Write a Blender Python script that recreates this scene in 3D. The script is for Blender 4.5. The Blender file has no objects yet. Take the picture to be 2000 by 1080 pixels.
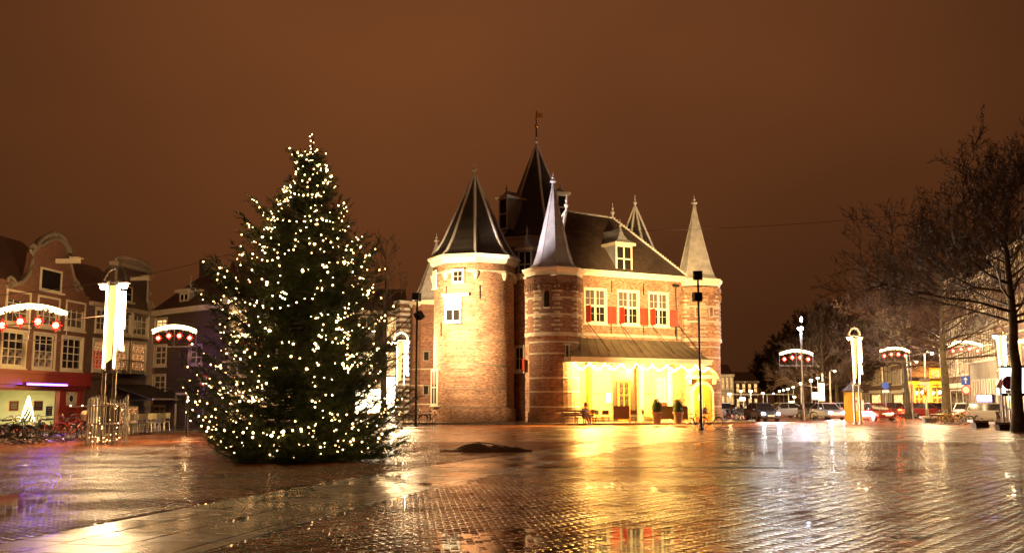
import bpy, math, random
import numpy as np
from mathutils import Matrix, Vector
R = math.radians
random.seed(7); rng = np.random.default_rng(7)
SC = bpy.context.scene
COL = SC.collection

# ---------------------------------------------------------------- camera
PITCH = R(7.13); EYE = 1.6; FPX = 1944.4
cam_d = bpy.data.cameras.new('camera'); cam = bpy.data.objects.new('camera', cam_d); COL.objects.link(cam)
cam.location = (0, 0, EYE); cam.rotation_euler = (math.pi / 2 + PITCH, 0, 0)
cam_d.lens = 35; cam_d.sensor_width = 36; cam_d.clip_end = 6000; cam_d.clip_start = 0.1
SC.camera = cam

# ---------------------------------------------------------------- night sky
W = bpy.data.worlds.new('World'); SC.world = W; W.use_nodes = True
nt = W.node_tree; nt.nodes.clear()
out = nt.nodes.new('ShaderNodeOutputWorld'); add = nt.nodes.new('ShaderNodeAddShader')
sky = nt.nodes.new('ShaderNodeTexSky'); sky.sky_type = 'NISHITA'; sky.sun_disc = False
sky.sun_elevation = R(-8); sky.sun_rotation = R(200)
b1 = nt.nodes.new('ShaderNodeBackground'); b1.inputs[1].default_value = 0.05
nt.links.new(sky.outputs[0], b1.inputs[0])
# low cloud lit orange from below by the town, uneven in broad soft patches
tc = nt.nodes.new('ShaderNodeTexCoord'); ns = nt.nodes.new('ShaderNodeTexNoise')
ns.inputs['Scale'].default_value = 1.1; ns.inputs['Detail'].default_value = 4.0; ns.inputs['Roughness'].default_value = 0.42
mp = nt.nodes.new('ShaderNodeMapping'); mp.inputs['Scale'].default_value = (1, 1, 1.6); mp.inputs['Location'].default_value = (0.55, 0.1, 0.2)
nt.links.new(tc.outputs['Generated'], mp.inputs[0]); nt.links.new(mp.outputs[0], ns.inputs['Vector'])
cr = nt.nodes.new('ShaderNodeValToRGB')
cr.color_ramp.elements[0].position = 0.3; cr.color_ramp.elements[0].color = (0.041, 0.0150, 0.0070, 1)
cr.color_ramp.elements[1].position = 0.72; cr.color_ramp.elements[1].color = (0.172, 0.054, 0.016, 1)
nt.links.new(ns.outputs['Fac'], cr.inputs[0])
b2 = nt.nodes.new('ShaderNodeBackground'); b2.inputs[1].default_value = 1.0
# the cloud base glows more overhead than low down
sx = nt.nodes.new('ShaderNodeSeparateXYZ'); nt.links.new(tc.outputs['Generated'], sx.inputs[0])
mr = nt.nodes.new('ShaderNodeMapRange'); mr.interpolation_type = 'SMOOTHSTEP'
mr.inputs[1].default_value = 0.0; mr.inputs[2].default_value = 0.5; mr.inputs[3].default_value = 0.56; mr.inputs[4].default_value = 1.22
nt.links.new(sx.outputs[2], mr.inputs[0])
ab = nt.nodes.new('ShaderNodeMath'); ab.operation = 'ABSOLUTE'; nt.links.new(sx.outputs[0], ab.inputs[0])
mr2 = nt.nodes.new('ShaderNodeMapRange'); mr2.interpolation_type = 'SMOOTHSTEP'
mr2.inputs[1].default_value = 0.0; mr2.inputs[2].default_value = 0.9; mr2.inputs[3].default_value = 1.06; mr2.inputs[4].default_value = 0.4
nt.links.new(ab.outputs[0], mr2.inputs[0]); mg = nt.nodes.new('ShaderNodeMath'); mg.operation = 'MULTIPLY'; nt.links.new(mr.outputs[0], mg.inputs[0]); nt.links.new(mr2.outputs[0], mg.inputs[1])
vm = nt.nodes.new('ShaderNodeVectorMath'); vm.operation = 'SCALE'; nt.links.new(cr.outputs[0], vm.inputs[0]); nt.links.new(mg.outputs[0], vm.inputs['Scale'])
nt.links.new(vm.outputs[0], b2.inputs[0])
nt.links.new(b1.outputs[0], add.inputs[0]); nt.links.new(b2.outputs[0], add.inputs[1]); nt.links.new(add.outputs[0], out.inputs[0])

vs = SC.view_settings
vs.view_transform = 'Standard'; vs.look = 'None'; vs.exposure = 0.0; vs.gamma = 1.0; vs.use_curve_mapping = False
cy = SC.cycles
cy.use_denoising = True; cy.max_bounces = 5; cy.diffuse_bounces = 2; cy.glossy_bounces = 3; cy.transmission_bounces = 4
cy.transparent_max_bounces = 8; cy.sample_clamp_indirect = 4.0; cy.sample_clamp_direct = 30.0; cy.caustics_reflective = False; cy.caustics_refractive = False
cy.use_light_tree = True

# ---------------------------------------------------------------- materials
def _mat(name):
    m = bpy.data.materials.new(name); m.use_nodes = True
    n = m.node_tree; p = n.nodes['Principled BSDF']
    return m, n, p
def N(n, t, **k):
    x = n.nodes.new(t)
    for a, b in k.items(): setattr(x, a, b)
    return x
def plain(name, col, rough=0.6, metal=0.0, var=0.25, scale=3.0, bump=0.0, spec=0.5, coat=0.0):
    """one colour broken up by two octaves of noise, optional fine relief"""
    m, n, p = _mat(name)
    t = N(n, 'ShaderNodeTexCoord'); s = N(n, 'ShaderNodeTexNoise')
    s.inputs['Scale'].default_value = scale; s.inputs['Detail'].default_value = 6
    n.links.new(t.outputs['Object'], s.inputs['Vector'])
    r = N(n, 'ShaderNodeValToRGB'); e = r.color_ramp.elements
    e[0].position = 0.3; e[1].position = 0.7
    e[0].color = tuple(c * (1 - var) for c in col) + (1,); e[1].color = tuple(min(1, c * (1 + var)) for c in col) + (1,)
    n.links.new(s.outputs['Fac'], r.inputs[0]); n.links.new(r.outputs[0], p.inputs['Base Color'])
    p.inputs['Roughness'].default_value = rough; p.inputs['Metallic'].default_value = metal
    p.inputs['Specular IOR Level'].default_value = spec
    if coat: p.inputs['Coat Weight'].default_value = coat
    if bump:
        s2 = N(n, 'ShaderNodeTexNoise'); s2.inputs['Scale'].default_value = scale * 9; s2.inputs['Detail'].default_value = 4
        n.links.new(t.outputs['Object'], s2.inputs['Vector'])
        b = N(n, 'ShaderNodeBump'); b.inputs['Strength'].default_value = bump; b.inputs['Distance'].default_value = 0.02
        n.links.new(s2.outputs['Fac'], b.inputs['Height']); n.links.new(b.outputs[0], p.inputs['Normal'])
    return m
def emit(name, col, strength, sample=False):
    m, n, p = _mat(name)
    p.inputs['Base Color'].default_value = (*[c * .5 for c in col], 1)
    p.inputs['Emission Color'].default_value = (*col, 1); p.inputs['Emission Strength'].default_value = strength
    m.cycles.emission_sampling = 'AUTO' if sample else 'NONE'
    return m
def brick(name, c1, c2, mortar=(0.2, 0.16, 0.12), bw=0.23, bh=0.075, rough=0.75, mott=0.5, stain=None):
    """masonry: the courses, brick-to-brick colour and broad weathering; runs along x+y and up z"""
    m, n, p = _mat(name)
    t = N(n, 'ShaderNodeTexCoord'); s = N(n, 'ShaderNodeSeparateXYZ'); n.links.new(t.outputs['Object'], s.inputs[0])
    a = N(n, 'ShaderNodeMath', operation='ADD'); n.links.new(s.outputs[0], a.inputs[0]); n.links.new(s.outputs[1], a.inputs[1])
    c = N(n, 'ShaderNodeCombineXYZ'); n.links.new(a.outputs[0], c.inputs[0]); n.links.new(s.outputs[2], c.inputs[1])
    b = N(n, 'ShaderNodeTexBrick'); n.links.new(c.outputs[0], b.inputs['Vector'])
    b.inputs['Scale'].default_value = 1; b.inputs['Brick Width'].default_value = bw; b.inputs['Row Height'].default_value = bh
    b.inputs['Mortar Size'].default_value = 0.007; b.inputs['Mortar Smooth'].default_value = 0.3; b.inputs['Bias'].default_value = -0.1
    b.inputs['Color1'].default_value = (*c1, 1); b.inputs['Color2'].default_value = (*c2, 1); b.inputs['Mortar'].default_value = (*mortar, 1)
    s1 = N(n, 'ShaderNodeTexNoise'); s1.inputs['Scale'].default_value = 6.5; s1.inputs['Detail'].default_value = 5; s1.inputs['Roughness'].default_value = .7
    mpn = N(n, 'ShaderNodeMapping'); mpn.inputs['Scale'].default_value = (.6, .6, 2.2)
    n.links.new(t.outputs['Object'], mpn.inputs[0]); n.links.new(mpn.outputs[0], s1.inputs['Vector'])
    r1 = N(n, 'ShaderNodeMapRange'); r1.inputs[1].default_value = .34; r1.inputs[2].default_value = .66; r1.inputs[3].default_value = 1 - mott; r1.inputs[4].default_value = 1 + mott
    n.links.new(s1.outputs['Fac'], r1.inputs[0])
    s2 = N(n, 'ShaderNodeTexNoise'); s2.inputs['Scale'].default_value = .55; s2.inputs['Detail'].default_value = 4
    n.links.new(t.outputs['Object'], s2.inputs['Vector'])
    r2 = N(n, 'ShaderNodeMapRange'); r2.inputs[1].default_value = .3; r2.inputs[2].default_value = .7; r2.inputs[3].default_value = .75; r2.inputs[4].default_value = 1.25
    n.links.new(s2.outputs['Fac'], r2.inputs[0])
    mm = N(n, 'ShaderNodeMath', operation='MULTIPLY'); n.links.new(r1.outputs[0], mm.inputs[0]); n.links.new(r2.outputs[0], mm.inputs[1])
    v = N(n, 'ShaderNodeVectorMath', operation='SCALE'); n.links.new(b.outputs['Color'], v.inputs[0]); n.links.new(mm.outputs[0], v.inputs['Scale'])
    n.links.new(v.outputs[0], p.inputs['Base Color'])
    p.inputs['Roughness'].default_value = rough
    bp = N(n, 'ShaderNodeBump'); bp.inputs['Strength'].default_value = .5; bp.inputs['Distance'].default_value = .012
    sm = N(n, 'ShaderNodeMath', operation='SUBTRACT'); n.links.new(s1.outputs['Fac'], sm.inputs[0]); n.links.new(b.outputs['Fac'], sm.inputs[1])
    n.links.new(sm.outputs[0], bp.inputs['Height']); n.links.new(bp.outputs[0], p.inputs['Normal'])
    return m
def slate(name, c1, c2, rough=.45, w=.28, h=.16):
    m = brick(name, c1, c2, mortar=tuple(c * .5 for c in c1), bw=w, bh=h, rough=rough, mott=.35)
    return m
def glassdark(name, col=(0.02, 0.017, 0.015), rough=.08, lit=None, strength=0, scale=6, lo=.42, hi=.62):
    """window glass; if lit, uneven warm light from the room behind"""
    m, n, p = _mat(name)
    p.inputs['Base Color'].default_value = (*col, 1); p.inputs['Roughness'].default_value = rough; p.inputs['IOR'].default_value = 1.5
    if lit:
        t = N(n, 'ShaderNodeTexCoord'); s = N(n, 'ShaderNodeTexNoise'); s.inputs['Scale'].default_value = scale; s.inputs['Detail'].default_value = 3
        n.links.new(t.outputs['Object'], s.inputs['Vector'])
        r = N(n, 'ShaderNodeMapRange'); r.inputs[1].default_value = lo; r.inputs[2].default_value = hi; r.inputs[3].default_value = .05 * strength; r.inputs[4].default_value = strength
        n.links.new(s.outputs['Fac'], r.inputs[0]); n.links.new(r.outputs[0], p.inputs['Emission Strength'])
        p.inputs['Emission Color'].default_value = (*lit, 1)
        m.cycles.emission_sampling = 'NONE'
    return m

M = dict(
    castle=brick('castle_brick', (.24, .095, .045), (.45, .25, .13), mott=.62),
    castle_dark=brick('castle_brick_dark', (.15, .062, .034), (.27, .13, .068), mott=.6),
    house_red=brick('house_brick_red', (.17, .062, .032), (.24, .095, .048), mott=.25),
    house_brown=brick('house_brick_brown', (.12, .065, .045), (.17, .09, .06), mott=.25),
    house_dark=brick('house_brick_dark', (.07, .042, .033), (.10, .06, .045), mott=.25),
    house_far=brick('house_brick_far', (.14, .08, .05), (.2, .11, .07), mott=.3),
    stone=plain('sandstone', (.46, .39, .28), .7, var=.22, scale=1.2, bump=.3),
    stone_grey=plain('grey_stone', (.22, .19, .14), .7, var=.22, scale=1.2, bump=.3),
    cream=plain('cream_paint', (.74, .66, .48), .5, var=.07, scale=2),
    white=plain('white_paint', (.78, .74, .66), .45, var=.06, scale=2),
    lead=plain('lead_sheet', (.33, .32, .35), .5, .15, var=.22, scale=1.6, bump=.25),
    hip_lead=plain('pale_hip_lead', (.66, .62, .57), .5, .0, var=.12, scale=2.2, bump=.1),
    lead_light=plain('weathered_lead', (.46, .43, .39), .5, .1, var=.2, scale=2.2, bump=.25),
    slate=slate('dark_slate', (.035, .028, .024), (.06, .047, .038)),
    tile=slate('dark_roof_tile', (.05, .033, .025), (.085, .055, .04), rough=.5),
    tile_red=slate('red_roof_tile', (.07, .03, .022), (.1, .045, .03), rough=.5),
    shutter=plain('shutter_red', (.42, .035, .012), .5, var=.12, scale=2),
    shop_red=plain('shopfront_red', (.30, .03, .015), .4, var=.12, scale=1.5),
    orange=plain('orange_paint', (.62, .17, .03), .4, var=.08),
    metal_roof=plain('awning_zinc', (.17, .135, .085), .45, .3, var=.3, scale=1.1, bump=.2),
    iron=plain('black_iron', (.02, .018, .017), .45, .5, var=.2),
    steel=plain('galvanised_steel', (.32, .30, .28), .38, .8, var=.2),
    wood=plain('bench_wood', (.24, .14, .07), .55, var=.25, scale=5),
    panel_yellow=plain('door_panel', (.62, .45, .16), .5, var=.08),
    gold=plain('gilding', (.75, .5, .12), .3, .9, var=.1),
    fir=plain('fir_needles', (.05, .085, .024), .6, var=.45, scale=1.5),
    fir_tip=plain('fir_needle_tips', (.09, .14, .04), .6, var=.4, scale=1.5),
    bark=plain('bark', (.062, .045, .032), .85, var=.4, scale=4, bump=.8),
    bark_moss=plain('mossy_bark', (.075, .06, .03), .8, var=.5, scale=3, bump=.9),
    twig=plain('bare_twigs', (.055, .032, .021), .8, var=.3, scale=2),
    boxwood=plain('box_leaves', (.06, .12, .025), .6, var=.5, scale=9),
    pot=plain('planter_clay', (.5, .34, .2), .6, var=.15),
    tarp=plain('tarpaulin', (.10, .062, .042), .24, var=.4, scale=4, bump=.3),
    tyre=plain('rubber', (.018, .018, .018), .7, var=.2),
    chrome=plain('chrome', (.6, .58, .55), .2, 1., var=.1),
    bike_black=plain('bike_black', (.02, .02, .022), .35, .2, var=.2),
    bike_yellow=plain('bike_yellow', (.5, .33, .03), .4, .1, var=.2),
    bike_red=plain('bike_red', (.35, .03, .02), .4, .1, var=.2),
    car_white=plain('car_paint_white', (.72, .70, .66), .25, var=.04, coat=.6),
    car_silver=plain('car_paint_silver', (.42, .41, .40), .28, .5, var=.04, coat=.6),
    car_red=plain('car_paint_red', (.22, .02, .012), .25, var=.06, coat=.6),
    car_dark=plain('car_paint_dark', (.03, .032, .04), .25, var=.06, coat=.6),
    concrete=plain('bench_granite', (.34, .30, .26), .5, var=.2, scale=4, bump=.2),
    darkpaint=plain('dark_paint', (.05, .035, .028), .4, var=.15),
    awning_cloth=plain('awning_cloth', (.045, .035, .025), .7, var=.15),
    skin=plain('skin', (.55, .33, .22), .55, var=.05), hair=plain('dark_hair', (.03, .02, .015), .5),
    shirt=plain('white_top', (.75, .72, .66), .7, var=.05), jeans=plain('pale_trousers', (.42, .38, .33), .75, var=.1),
    sign_white=plain('sign_white', (.75, .75, .73), .4, var=.03), sign_blue=plain('sign_blue', (.02, .07, .45), .4, var=.03),
    sign_red=plain('sign_red', (.6, .02, .02), .4, var=.03), kiosk=plain('kiosk_yellow', (.72, .42, .03), .45, var=.06),
    brown=plain('brown_board', (.17, .11, .055), .5, var=.2), pale_wall=plain('shop_wall', (.66, .64, .40), .8, var=.06),
    poster_blue=plain('poster_blue', (.05, .07, .2), .6, var=.2), poster_brown=plain('poster_brown', (.2, .06, .03), .6, var=.2),
    glass=glassdark('window_glass'),
    glass_cool=glassdark('window_glass_curtain', (.11, .09, .075), .12),
    glass_warm=glassdark('window_lit_warm', lit=(1, .55, .2), strength=3.6, scale=2.2, lo=.3, hi=.7),
    glass_dim=glassdark('window_lit_dim', lit=(1, .45, .16), strength=.28, scale=2.5),
    glass_fairy=glassdark('window_fairy', lit=(1, .42, .14), strength=3.5, scale=16, lo=.56, hi=.66),
    glass_red=glassdark('window_fairy_red', lit=(1, .10, .04), strength=2.4, scale=13, lo=.55, hi=.66),
    bulb=emit('fairy_bulb', (1, .56, .21), 20, True), bulb_hot=emit('bright_bulb', (1, .68, .34), 30),
    tube=emit('arch_bulbs', (1, .66, .28), 14), red_glow=emit('red_star_glow', (1, .012, .008), 2.2), star_core=emit('star_core', (1, .55, .3), 5),
    lamp_hot=emit('lamp_lens', (1, .74, .42), 60), lamp_cool=emit('lamp_lens_cool', (.86, .88, 1), 80),
    banner_white=emit('banner_tube_white', (1, .70, .38), 34, True), banner_yellow=emit('banner_tube_yellow', (1, .6, .13), 1.7, True),
    purple=emit('purple_neon', (.20, .05, 1), 700, True), headlight=emit('headlight', (1, .93, .85), 220, True),
    tail=emit('tail_light', (1, .05, .01), 25, True), green_sign=emit('green_white_sign', (.75, 1, .72), 4.5, True),
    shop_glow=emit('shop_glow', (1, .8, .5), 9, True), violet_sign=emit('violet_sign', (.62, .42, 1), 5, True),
    menu=emit('lit_menu', (1, .93, .75), 3), off=plain('unlit_tube', (.5, .5, .48), .4),
)
# clear shop glass
def clearglass():
    m, n, p = _mat('clear_glass')
    g = N(n, 'ShaderNodeBsdfGlossy'); g.inputs['Roughness'].default_value = .03
    tr = N(n, 'ShaderNodeBsdfTransparent'); mx = N(n, 'ShaderNodeMixShader'); f = N(n, 'ShaderNodeFresnel'); f.inputs[0].default_value = 1.5
    n.links.new(f.outputs[0], mx.inputs[0]); n.links.new(tr.outputs[0], mx.inputs[1]); n.links.new(g.outputs[0], mx.inputs[2])
    n.links.new(mx.outputs[0], n.nodes['Material Output'].inputs[0]); return m
M['clear'] = clearglass()

# ---------------------------------------------------------------- mesh builder
class MB:
    def __init__(s, M4=None): s.v = []; s.f = []; s.m = []; s.T = M4 or Matrix(); s.mi = 0
    def add(s, vs, fs, mi=None):
        o = len(s.v); T = s.T
        s.v += [tuple(T @ Vector(v)) for v in vs]
        s.f += [tuple(i + o for i in f) for f in fs]; s.m += [s.mi if mi is None else mi] * len(fs)
        return s
    def box(s, x0, x1, y0, y1, z0, z1, mi=None):
        return s.add([(x0, y0, z0), (x1, y0, z0), (x1, y1, z0), (x0, y1, z0), (x0, y0, z1), (x1, y0, z1), (x1, y1, z1), (x0, y1, z1)],
                     [(0, 3, 2, 1), (4, 5, 6, 7), (0, 1, 5, 4), (1, 2, 6, 5), (2, 3, 7, 6), (3, 0, 4, 7)], mi)
    def cbox(s, c, d, mi=None):
        return s.box(c[0] - d[0] / 2, c[0] + d[0] / 2, c[1] - d[1] / 2, c[1] + d[1] / 2, c[2] - d[2] / 2, c[2] + d[2] / 2, mi)
    def prism(s, pts, z0, z1, mi=None, cap=True):
        n = len(pts); vs = [(x, y, z0) for x, y in pts] + [(x, y, z1) for x, y in pts]
        fs = [(i, (i + 1) % n, n + (i + 1) % n, n + i) for i in range(n)]
        if cap: fs += [tuple(range(n))[::-1], tuple(range(n, 2 * n))]
        return s.add(vs, fs, mi)
    def plate(s, pts, y0, y1, mi=None):
        """outline in x,z pulled through y"""
        n = len(pts); vs = [(x, y0, z) for x, z in pts] + [(x, y1, z) for x, z in pts]
        return s.add(vs, [(i, (i + 1) % n, n + (i + 1) % n, n + i)[::-1] for i in range(n)] + [tuple(range(n)), tuple(range(n, 2 * n))[::-1]], mi)
    def lathe(s, prof, n=12, c=(0, 0), a0=0, mi=None, cap=True, ex=1.0):
        vs = []; fs = []
        for r, z in prof:
            for k in range(n):
                a = a0 + 2 * math.pi * k / n; vs.append((c[0] + r * math.cos(a) * ex, c[1] + r * math.sin(a), z))
        for j in range(len(prof) - 1):
            for k in range(n):
                fs.append((j * n + k, j * n + (k + 1) % n, (j + 1) * n + (k + 1) % n, (j + 1) * n + k))
        if cap: fs += [tuple(range(n))[::-1], tuple(range((len(prof) - 1) * n, len(prof) * n))]
        return s.add(vs, fs, mi)
    def tube(s, pts, r, n=6, mi=None, cap=True):
        pts = [Vector(p) for p in pts]; rs = r if hasattr(r, '__len__') else [r] * len(pts)
        vs = []; fs = []; up = Vector((0, 0, 1))
        for i, p in enumerate(pts):
            d = (pts[min(i + 1, len(pts) - 1)] - pts[max(i - 1, 0)])
            if d.length < 1e-9: d = Vector((0, 0, 1))
            d.normalize(); a = d.cross(up if abs(d.z) < .95 else Vector((1, 0, 0))).normalized(); b = d.cross(a)
            for k in range(n):
                t = 2 * math.pi * k / n; vs.append(p + (a * math.cos(t) + b * math.sin(t)) * rs[i])
        for j in range(len(pts) - 1):
            for k in range(n): fs.append((j * n + k, j * n + (k + 1) % n, (j + 1) * n + (k + 1) % n, (j + 1) * n + k))
        if cap: fs += [tuple(range(n))[::-1], tuple(range((len(pts) - 1) * n, len(pts) * n))]
        return s.add(vs, fs, mi)
    def ball(s, c, r, n=8, m=5, mi=None, sz=1.0):
        prof = [(max(1e-4, r * math.sin(math.pi * j / m)), c[2] - r * sz * math.cos(math.pi * j / m)) for j in range(m + 1)]
        return s.lathe(prof, n, (c[0], c[1]), mi=mi, cap=False)
    def bead(s, c, r, mi=None):
        x, y, z = c
        return s.add([(x + r, y, z), (x - r, y, z), (x, y + r, z), (x, y - r, z), (x, y, z + r), (x, y, z - r)],
                     [(0, 2, 4), (2, 1, 4), (1, 3, 4), (3, 0, 4), (2, 0, 5), (1, 2, 5), (3, 1, 5), (0, 3, 5)], mi)
    def wall(s, u0, u1, z0, z1, holes=(), y=0.0, deep=.18, mi=None):
        us = sorted({u0, u1, *[h[0] for h in holes], *[h[2] for h in holes]}); zs = sorted({z0, z1, *[h[1] for h in holes], *[h[3] for h in holes]})
        us = [u for u in us if u0 <= u <= u1]; zs = [z for z in zs if z0 <= z <= z1]
        for a, b in zip(us, us[1:]):
            for c, d in zip(zs, zs[1:]):
                mu, mz = (a + b) / 2, (c + d) / 2
                if any(h[0] < mu < h[2] and h[1] < mz < h[3] for h in holes): continue
                s.add([(a, y, c), (b, y, c), (b, y, d), (a, y, d)], [(0, 1, 2, 3)], mi)
        for a, c, b, d in [h[:4] for h in holes]:
            s.add([(a, y, c), (b, y, c), (b, y, d), (a, y, d), (a, y + deep, c), (b, y + deep, c), (b, y + deep, d), (a, y + deep, d)],
                  [(0, 4, 5, 1), (1, 5, 6, 2), (2, 6, 7, 3), (3, 7, 4, 0)], mi)
        return s
    def build(s, name, mats, parent=None, loc=None, smooth=False, kind=None):
        me = bpy.data.meshes.new(name); me.from_pydata(s.v, [], s.f)
        for m in (mats if isinstance(mats, (list, tuple)) else [mats]): me.materials.append(M[m] if isinstance(m, str) else m)
        if any(s.m): me.polygons.foreach_set('material_index', s.m)
        if smooth: me.polygons.foreach_set('use_smooth', [True] * len(me.polygons))
        me.update()
        return link(name, me, parent, loc, kind)
def link(name, me, parent=None, loc=None, kind=None, rot=None):
    o = bpy.data.objects.new(name, me); COL.objects.link(o)
    if parent is not None: o.parent = parent
    if loc is not None: o.location = loc
    if rot is not None: o.rotation_euler = rot
    if kind: o['kind'] = kind
    return o
def tag(o, label, cat, group=None):
    o['label'] = label; o['category'] = cat
    if group: o['group'] = group
    return o
def thing(name, label, cat, loc=(0, 0, 0), rz=0.0, group=None):
    o = bpy.data.objects.new(name, None); COL.objects.link(o); o.empty_display_size = .3
    o.location = loc; o.rotation_euler = (0, 0, rz); return tag(o, label, cat, group)
def copy_tree(o, parent=None):
    c = o.copy(); COL.objects.link(c)
    if parent is not None: c.parent = parent
    for ch in [x for x in ALLCH.get(o.name, [])] or list(o.children): copy_tree(ch, c)
    return c
ALLCH = {}
def place(proto, label, loc, rz=0.0, first=[set()], rx=None, sc=None):
    """the first call puts the source itself there, later ones put copies there"""
    o = proto if proto.name not in first[0] else copy_tree(proto)
    first[0].add(proto.name)
    o.location = loc; o.rotation_euler = (rx[0] if rx else 0, rx[1] if rx else 0, rz); o['label'] = label
    if sc: o.scale = (sc, sc, sc)
    return o
def lamp(kind, name, parent, loc, energy, col, radius=.1, target=None, spot=None, blend=.6, size=None, world_target=True):
    d = bpy.data.lights.new(name, kind); d.energy = energy; d.color = col
    if kind in ('POINT', 'SPOT'): d.shadow_soft_size = radius
    if kind == 'SPOT': d.spot_size = R(spot); d.spot_blend = blend
    if kind == 'AREA' and size: d.shape = 'RECTANGLE'; d.size, d.size_y = size
    o = bpy.data.objects.new(name, d); COL.objects.link(o)
    if parent is not None: o.parent = parent
    o.location = loc
    if target is not None:
        o.rotation_euler = (Vector(target) - Vector(loc)).to_track_quat('-Z', 'Y').to_euler()
    return o

def ray(px, py):
    v = (py - 540) / FPX; c, s_ = math.cos(PITCH), math.sin(PITCH)
    return ((px - 1000) / FPX, c + v * s_, s_ - v * c)
def G(px, py, z=0.0):
    r = ray(px, py); t = (z - EYE) / r[2]; return (r[0] * t, r[1] * t)
def P(px, py, Y):
    r = ray(px, py); t = Y / r[1]; return (r[0] * t, Y, EYE + r[2] * t)
class Frame:
    """a vertical facade plane: origin, direction along it; front faces local -y"""
    def __init__(s, a, b):
        s.o = a; s.w = math.hypot(b[0] - a[0], b[1] - a[1]); s.ang = math.atan2(b[1] - a[1], b[0] - a[0])
        s.d = (math.cos(s.ang), math.sin(s.ang))
    def hit(s, px, py=700):
        r = ray(px, py); dx, dy = s.d; det = r[0] * dy - r[1] * dx
        t = (s.o[0] * dy - s.o[1] * dx) / det
        X, Y = r[0] * t, r[1] * t
        return ((X - s.o[0]) * dx + (Y - s.o[1]) * dy, EYE + r[2] * t)
    def rect(s, x0, y0, x1, y1):
        u0, za = s.hit(x0, y0); u1, zb = s.hit(x1, y0); _, zc = s.hit(x0, y1); _, zd = s.hit(x1, y1)
        if u0 > u1: u0, u1 = u1, u0
        return (u0, (zc + zd) / 2, u1, (za + zb) / 2)
    def loc(s, z=0): return (s.o[0], s.o[1], z)
    def world(s, u, w=0): return (s.o[0] + s.d[0] * u - s.d[1] * w, s.o[1] + s.d[1] * u + s.d[0] * w)

_wc = {}
def window(parent, x, z, w, h, y=.1, cols=2, rows=2, fm='cream', gm='glass', fw=.06, bar=.022, surround=.0, cross=False, sep=True, name='window', gm2=None, sill=True):
    """sash window: frame mesh with glazing bars, every pane its own sub-part"""
    w = round(w, 2); h = round(h, 2)
    k = (w, h, cols, rows, fm, fw, bar, surround, cross, sill)
    if k not in _wc:
        b = MB(); s = surround
        b.box(0, fw, -.03, .05, 0, h); b.box(w - fw, w, -.03, .05, 0, h); b.box(fw, w - fw, -.03, .05, 0, fw); b.box(fw, w - fw, -.03, .05, h - fw, h)
        if s:
            b.box(-s, 0, -.14, .04, -s, h + s); b.box(w, w + s, -.14, .04, -s, h + s); b.box(0, w, -.14, .04, h, h + s); b.box(0, w, -.14, .04, -s, 0)
        if sill: b.box(-s - .05, w + s + .05, -.2, .0, -s - .09, -s - .003)
        cw = (w - 2 * fw) / cols; rh = (h - 2 * fw) / rows
        for i in range(1, cols):
            t = bar * (1.9 if cross and i * 2 == cols else 1); b.box(fw + cw * i - t, fw + cw * i + t, -.02, .04, fw, h - fw)
        for j in range(1, rows):
            t = bar * (1.9 if cross and (j == rows // 2 or rows == 3 and j == 2) else .8)
            for i in range(cols): b.box(fw + cw * i + bar * 1.9, fw + cw * (i + 1) - bar * 1.9, -.018, .038, fw + rh * j - t, fw + rh * j + t)
        o = b.build(name, fm, parent, (x, y, z)); _wc[k] = o.data
    else: o = link(name, _wc[k], parent, (x, y, z))
    cw = (w - 2 * fw) / cols; rh = (h - 2 * fw) / rows
    for i in range(cols):
        for j in range(rows):
            g = gm2 if (gm2 and j < rows / 2) else gm
            kk = ('p', round(cw, 3), round(rh, 3), g)
            if kk not in _wc:
                b = MB(); b.box(0, cw, 0, .012, 0, rh); q = b.build('pane', g, o if sep else parent); _wc[kk] = q.data
            else: q = link('pane', _wc[kk], o if sep else parent)
            q.location = (fw + cw * i, .012, fw + rh * j)
            if not sep: q.location = (x + fw + cw * i, y + .012, z + fw + rh * j)
    return o
def simple_window(b, x, z, w, h, y=0.0, cols=2, rows=2, fw=.1, f=0, g=1, bar=.03):
    """joined window for towers and far fronts: slot f frame, slot g glass"""
    b.box(x, x + fw, y - .06, y + .05, z, z + h, f); b.box(x + w - fw, x + w, y - .06, y + .05, z, z + h, f)
    b.box(x + fw, x + w - fw, y - .06, y + .05, z, z + fw, f); b.box(x + fw, x + w - fw, y - .06, y + .05, z + h - fw, z + h, f)
    b.box(x + fw, x + w - fw, y - .02, y + .02, z + fw, z + h - fw, g)
    for i in range(1, cols): c = x + w * i / cols; b.box(c - bar, c + bar, y - .05, y - .022, z + fw, z + h - fw, f)
    for j in range(1, rows): c = z + h * j / rows; b.box(x + fw, x + w - fw, y - .047, y - .023, c - bar, c + bar, f)
def finial(b, x, y, z, h=.9, r=.16, mi=None):
    b.lathe([(r * .7, z), (r * .5, z + h * .12), (r * .35, z + h * .2), (r, z + h * .3), (r * 1.05, z + h * .38), (r * .4, z + h * .48), (r * .3, z + h * .55), (r * .55, z + h * .62), (r * .2, z + h * .72), (.02, z + h)], 8, (x, y), mi=mi)
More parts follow.
